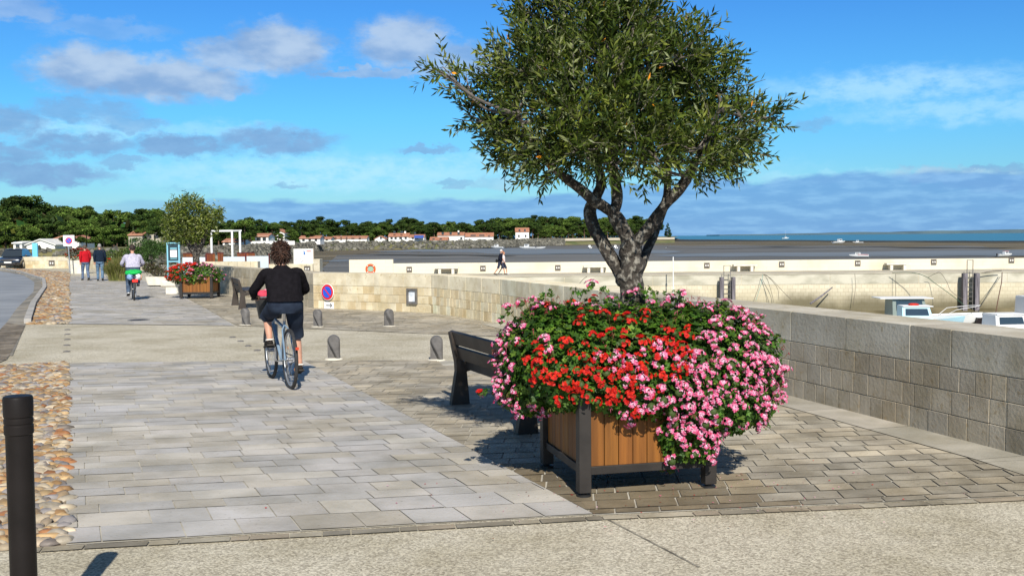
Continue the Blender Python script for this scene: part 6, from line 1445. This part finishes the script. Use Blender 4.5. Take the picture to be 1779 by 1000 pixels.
# ================================================================= SEAFRONT HOUSES
m_wall = mat('white_render', (.78, .77, .73), (.84, .83, .80), rough=.9, scale=.4)
m_beige = mat('beige_render', (.36, .33, .27), (.44, .41, .34), rough=.9, scale=.4)
m_roof = mat('clay_tiles', (.32, .13, .075), (.43, .21, .13), rough=.9, scale=1.2, detail=8, bump=.4, bscale=3, bdist=.05)
m_win = mat('window_dark', (.04, .05, .06), rough=.2, spec=.6)
def shoreY(x):
    for (x0, y0), (x1, y1) in zip(SHORE, SHORE[1:]):
        if x0 <= x <= x1: return P(x, y0 + (y1 - y0) * (x - x0) / (x1 - x0), LZ).y
    return P(x, 413.2, LZ).y
def house(x0, x1, ye, yr, setb, label, wins=(), front=False, depth=8, wall=None, roof=None, chim=False, cat='house', nm='seafront_house', door=None, wz=None):
    Y = shoreY((x0 + x1) / 2) + setb; a, b_ = D(x0, ye, Y), D(x1, ye, Y); ze = (a.z + b_.z) / 2; zr = D((x0 + x1) / 2, yr, Y).z; w_ = b_.x - a.x; r = thing(nm, label, cat, ((a.x + b_.x) / 2, Y, LZ)); m_w = wall or m_wall
    obj('wall', MB().box((0, depth / 2, ze / 2 - .25), (w_, depth, ze + .5)), m_w, r)
    o = .35
    if front:
        mb = MB().add([(-w_ / 2, .01, ze), (w_ / 2, .01, ze), (0, .01, zr - .12), (-w_ / 2, depth, ze), (w_ / 2, depth, ze), (0, depth, zr - .12)], [(0, 1, 2), (5, 4, 3)]); obj('gable', mb, m_w, r)
        mb = MB()
        for s in (-1, 1): mb.add([(0, -o, zr), (s * (w_ / 2 + o), -o, ze - .15), (s * (w_ / 2 + o), depth + o, ze - .15), (0, depth + o, zr), (0, -o, zr - .2), (s * (w_ / 2 + o), -o, ze - .35), (s * (w_ / 2 + o), depth + o, ze - .35), (0, depth + o, zr - .2)], [(0, 1, 2, 3), (7, 6, 5, 4), (0, 4, 5, 1), (1, 5, 6, 2), (2, 6, 7, 3)])
    else:
        mb = MB().add([(-w_ / 2, 0, ze), (-w_ / 2, depth, ze), (-w_ / 2, depth / 2, zr - .12), (w_ / 2, 0, ze), (w_ / 2, depth, ze), (w_ / 2, depth / 2, zr - .12)], [(0, 1, 2), (5, 4, 3)]); obj('gable', mb, m_w, r)
        mb = MB(); X = w_ / 2 + o * .6
        mb.add([(-X, -o, ze - .1), (X, -o, ze - .1), (X, depth / 2, zr), (-X, depth / 2, zr), (X, depth + o, ze - .1), (-X, depth + o, ze - .1), (-X, -o, ze - .3), (X, -o, ze - .3), (X, depth / 2, zr - .2), (-X, depth / 2, zr - .2), (X, depth + o, ze - .3), (-X, depth + o, ze - .3)],
               [(0, 1, 2, 3), (3, 2, 4, 5), (0, 6, 7, 1), (6, 9, 8, 7), (9, 11, 10, 8), (1, 7, 8, 2), (2, 8, 10, 4), (0, 3, 9, 6), (3, 5, 11, 9)])
    rf = obj('roof', mb, roof or m_roof, r)
    if chim: obj('chimney', MB().box((w_ * .28, depth * .5, zr + .1), (.7, .6, 1.3)), m_w, rf)
    for f_, z, ww, wh in wins: obj('window', MB().box(((f_ - .5) * w_, .0, z), (ww, .12, wh)), m_win, r)
    return r
random.seed(31)
house(577, 637, 413.3, 409.4, 12, 'long low white seafront house with orange roof, leftmost of the row above the life ring', [(.26, 1.5, .7, 1.2), (.42, 1.5, .7, 1.2), (.60, 1.5, 1.2, .8), (.80, 1.5, 1.0, 1.0), (.1, 1.5, .8, 1)])
house(651, 669, 414, 409.2, 10, 'small white gabled house with front gable beside the long low one', [(.6, 1.6, .8, .9)], front=True)
house(675, 710, 410, 404.6, 14, 'two-storey white house with orange roof and many windows in the middle of the row', [(.15, 1.6, 1, 1.2), (.35, 1.6, 1, 1.2), (.6, 1.6, 1.2, 1.2), (.85, 1.6, 1, 1.2), (.3, 4.0, 1, 1), (.65, 4.0, 1, 1)], chim=True)
house(710.5, 737, 411, 407, 13, 'white house with paler roof adjoining the two-storey one, blue awning below', [(.25, 1.6, 1, 1.2), (.5, 1.6, 1, 1.2), (.4, 3.6, .8, .8)])
a = D(728, 417.5, shoreY(728) + 11); aw = thing('blue_awning', 'blue awning in front of the white house in the middle of the row', 'awning', (a.x, a.y, LZ)); obj('canopy', MB().add([(-2, -1, 1.6), (2, -1, 1.6), (2, 1, 2.6), (-2, 1, 2.6), (-2, -1, 1.4), (2, -1, 1.4)], [(0, 1, 2, 3), (4, 5, 1, 0)], (.05, .10, .35)), m_col, aw)
for s in (-1, 1): obj('pole', MB().box((s * 1.9, -.9, .7), (.08, .08, 1.4)), m_white, aw)
house(747, 778, 416.2, 411.2, 8, 'low house with broad orange roof, left of the long pair', [(.2, .8, 1, .8), (.6, .8, 1, .8)])
house(760, 806, 408, 403.2, 30, 'long white house with orange roof behind the low broad one', [(.2, 3.4, 1, 1), (.5, 3.4, 1, 1), (.8, 3.4, 1, 1), (.9, 1.2, 1, 1)], chim=True)
house(807, 857, 410, 404, 20, 'long white house with wide tiled roof above the walking couple', [(.3, 2.2, 2.4, 1), (.6, 2.2, 2.4, 1), (.85, 2.0, 1, 1)])
house(895.5, 919, 402, 395.3, 45, 'tall white two-storey house with red-brown roof standing alone by the trees', [(.25, 2.0, .9, 1.2), (.75, 2.0, .9, 1.2), (.3, 5.0, .9, 1.2), (.7, 5.0, .9, 1.2)], depth=9)
house(467, 494, 403, 397, 60, 'white gabled house with orange roof above the near cyclist', [(.3, 2.2, 1, 1.2), (.6, 4.4, 1, 1)], front=True)
house(443, 466, 409.5, 405, 40, 'low white house with long tiled roof left of the gabled house above the near cyclist', [(.3, 1.6, 1, 1), (.7, 1.6, 1, 1)])
house(520, 556, 413, 409, 12, 'low white house with orange roof above the white map board', [(.2, 1.2, .9, 1), (.5, 1.2, .9, 1), (.8, 1.2, .9, 1)])
house(560, 575, 414, 411, 9, 'small low white house between the map-board house and the long low one', [(.5, 1.2, .9, .9)])
house(387, 421, 418.5, 413.8, 22, 'low white house with orange-brown roof seen through the pergola', [(.2, .8, .9, .8), (.7, .8, .9, .8)])
house(46, 95, 423.5, 414.5, 20, 'white low-gabled shed behind the rock bank above the light blue totem', [], front=True, roof=mat('pale_roof', (.60, .60, .58), (.70, .70, .68), scale=1), nm='white_shed', cat='shed', depth=10)
house(23, 38, 420.5, 419, 24, 'small white box-like hut near the left edge behind the black car', [(.5, .5, .8, .8)], nm='white_hut', cat='hut', roof=m_wall)
house(92, 137, 414, 407.5, 26, 'white house half hidden by trees behind the square sign at far left', [(.3, 1.2, .9, 1), (.7, 1.2, .9, 1)], front=True)
house(248, 279, 403, 400.5, 60, 'beige flat-topped villa among the trees left of the far olive tree', [(.3, 2.4, 1.6, .8), (.75, 2.4, 1.2, .8)], wall=m_beige, roof=m_beige, nm='villa')
house(223, 247, 407, 401, 58, 'grey-walled house with reddish roof beside the beige villa', [(.4, 1.6, 1.0, 1)], wall=m_beige)
house(148, 204, 404.5, 400.5, 80, 'low building with long reddish roof half hidden in the far left wood', [], wall=m_beige)
# low white seafront wall and parked cars as pale shapes
for x0, x1, h_, lab in ((430, 512, 1.0, 'low white garden wall along the seafront left of the map board'), (560, 600, .7, 'low white seafront wall in front of the long low house'), (1000, 1003, .1, '')):
    if not lab: continue
    a, b_ = P(x0, SHORE[6][1] + 1, LZ), P(x1, SHORE[7][1] + 1, LZ); Y = shoreY((x0 + x1) / 2) + 5; ax_, bx_ = D(x0, 420, Y).x, D(x1, 420, Y).x; r = thing('garden_wall', lab, 'wall', (ax_, Y, LZ)); obj('wall', MB().box(((bx_ - ax_) / 2, 0, h_ / 2), (bx_ - ax_, .3, h_)), m_wall, r)
    obj('coping', MB().box(((bx_ - ax_) / 2, 0, h_ + .04), (bx_ - ax_, .4, .08)), m_wall, r)

# ================================================================= TREES OF THE FAR SHORE
m_pine = mat('pine_foliage', (.75, .75, .75), (1.25, 1.2, 1.1), rough=.9, attr=True, scale=.4, spec=.1)
m_ptrunk = mat('pine_trunk', (.10, .06, .04), (.18, .12, .08), rough=.95, scale=2)
def tree_mesh(seed, kind):
    random.seed(seed); T, C = MB(), MB(); H_ = 10.0
    lean = Vector((U(-.8, .8), U(-.4, .4), 0)); top = Vector((0, 0, H_ * .8)) + lean
    cl = []
    if kind == 'pine':
        T.tube([Vector((0, 0, -.3)), Vector((0, 0, 3)) + lean * .4, top], [.24, .18, .08], 7)
        for i in range(15): a = U(0, 2 * pi); q = sqrt(rnd()) * 2.7; cl.append((Vector((cos(a) * q, sin(a) * q, H_ * U(.66, .95) - q * .38)) + lean, U(.8, 1.35)))
        for i in range(5): a = U(0, 2 * pi); q = U(1.2, 2.4); cl.append((Vector((cos(a) * q, sin(a) * q, H_ * U(.42, .6))) + lean * .7, U(.7, 1.1)))
        for c_, r_ in cl[::3]: T.tube([Vector((0, 0, c_.z * .75)) + lean * .7, c_], [.09, .04], 5)
        pal = [(.025, .050, .012), (.035, .066, .015), (.018, .037, .010), (.055, .085, .018)]
    elif kind == 'broad':
        T.tube([Vector((0, 0, -.3)), Vector((0, 0, 3)), top], [.22, .18, .07], 7)
        for i in range(20): v = rv(); cl.append((Vector((v.x * 2.4, v.y * 2.4, H_ * .55 + v.z * 3.0)), U(.9, 1.5)))
        pal = [(.050, .090, .016), (.065, .115, .022), (.035, .065, .012), (.09, .13, .03)]
    else:
        T.tube([Vector((0, 0, -.3)), Vector((0, 0, H_))], [.22, .04], 7); pal = [(.02, .045, .02), (.03, .06, .025)]
        for i in range(24): z = H_ * (.12 + .85 * i / 24); a = U(0, 2 * pi); q = (1 - i / 26) * 1.9; cl.append((Vector((cos(a) * q, sin(a) * q, z)), .35 + (1 - i / 24) * .9))
    for c_, r_ in cl:
        n = int(190 * r_ * r_); ct = U(.62, 1.45)
        for i in range(n):
            v = rv(); p_ = c_ + Vector((v.x * r_, v.y * r_, v.z * r_ * .62)) * U(.55, 1.1); g = U(.6, 1.4) * ct; s = U(.13, .30)
            a = rv(); b_ = v.cross(a).normalized() if rnd() < .5 else rv(); C.add([p_ - a * s, p_ + b_ * s * .7, p_ + a * s, p_ - b_ * s * .7], [(0, 1, 2, 3)], tuple(x * g for x in random.choice(pal)))
    return mesh(T, 'trunk', m_ptrunk), mesh(C, 'crown', m_pine)
TM = {'pine': [tree_mesh(300 + i, 'pine') for i in range(7)], 'broad': [tree_mesh(400 + i, 'broad') for i in range(4)], 'conifer': [tree_mesh(500, 'conifer')]}
def plant(px, Y, H_, kind, label, group, wide=1.0):
    x = D(px, 410, Y).x; t, c_ = random.choice(TM[kind]); r = thing({'pine': 'pine_tree', 'broad': 'broadleaf_tree', 'conifer': 'conifer'}[kind], label, 'tree', (x, Y, LZ - .2), U(0, 6), group)
    s = H_ / 9.6; r.scale = (s * wide * U(.9, 1.15), s * wide * U(.9, 1.15), s); obj('trunk', t, None, r); obj('crown', c_, None, r); return r
random.seed(99)
PROF = [(-60, 345), (0, 350), (40, 345), (70, 343), (100, 344), (130, 342), (160, 348), (178, 362), (200, 362), (230, 364), (270, 362), (300, 368), (400, 378), (430, 378), (470, 376), (500, 380), (560, 380), (600, 383), (700, 380), (760, 381), (850, 382), (900, 376), (960, 374), (1010, 375), (1040, 378), (1080, 376), (1130, 376), (1148, 384)]
def prof(x):
    for (x0, y0), (x1, y1) in zip(PROF, PROF[1:]):
        if x0 <= x <= x1: return y0 + (y1 - y0) * (x - x0) / (x1 - x0)
    return 384
GR = {'l': ('dark tree in the tall wood behind the far left rock bank', 'trees of the tall wood at far left'), 'm': ('dark tree in the wood behind the white seafront houses', 'trees of the wood behind the seafront houses'), 'r': ('dark tree on the low wooded point at the end of the bay', 'trees of the wooded point')}
def row(x0, x1, step, setb, hfac, key, kinds=('pine', 'pine', 'pine', 'broad')):
    x = x0
    while x < x1:
        Y = shoreY(min(x, 1170)) + setb + U(-8, 8); topz = D(x, prof(x), Y).z; H_ = (topz + .2) * hfac * U(.78, 1.07)
        plant(x, Y, max(H_, 3), random.choice(kinds), GR[key][0], GR[key][1], 1.15 if key == 'l' else 1.25); x += step * U(.75, 1.25)
row(-50, 300, 21, 95, 1.0, 'l'); row(-40, 300, 24, 70, .82, 'l'); row(-45, 290, 30, 52, .62, 'l', ('broad', 'pine')); 
row(296, 640, 16, 75, 1.0, 'm'); row(300, 640, 19, 52, .78, 'm'); row(640, 890, 12.5, 90, 1.0, 'm'); row(640, 890, 14, 60, .8, 'm'); row(300, 570, 30, 36, .5, 'm', ('broad',))
row(870, 1150, 9.5, 80, 1.0, 'r', ('pine', 'broad', 'broad')); row(925, 1140, 10.5, 50, .75, 'r', ('broad', 'broad', 'pine')); row(930, 1120, 15, 62, .45, 'r', ('broad',))
plant(1160, shoreY(1160) + 70, 10.5, 'conifer', 'single pointed conifer standing apart at the tip of the wooded point', None, .95)
for x, hh, lab in ((640, 4.5, 'rounded tree between the long low house and the small gabled one'), (505, 5, 'rounded tree right of the gabled house above the near cyclist'), (538, 4.6, 'rounded dark tree in front of the map-board house'), (425, 7, 'yellowish tree beside the pergola frame'), (948, 6.5, 'pale green spreading tree right of the tall white house')):
    plant(x, shoreY(x) + 14, hh, 'broad', lab, None, 1.3)
for x, w_, lab in ((150, 1.0, 'olive-green bushy tree behind the red-jumper walker'), (195, 1.1, 'pale spiky bush-like tree behind the navy-jumper walker'), (115, .8, 'low dark tree behind the square sign')):
    plant(x, shoreY(x) + 12, 5.2, 'broad', lab, None, w_ * 1.3)
# woodland floor mass behind the rows so no sky shows under the crowns
mb = MB(); random.seed(8); palu = [(.025, .05, .012), (.04, .07, .016), (.03, .045, .015)]
for i in range(9000):
    x = U(-70, 1135); Y = shoreY(x) + U(60, 105) * (1 if x < 900 else .9); c_ = D(x, 410, Y); H_ = (D(x, prof(x), Y).z) * .62; z = U(0, H_); s = U(.6, 1.5); a, b_ = rv(), rv(); p_ = Vector((c_.x, Y, z))
    mb.add([p_ - a * s, p_ + b_ * s * .7, p_ + a * s, p_ - b_ * s * .7], [(0, 1, 2, 3)], tuple(q * U(.6, 1.4) for q in random.choice(palu)))
struct('woodland_understorey', mb, m_pine, 'stuff')
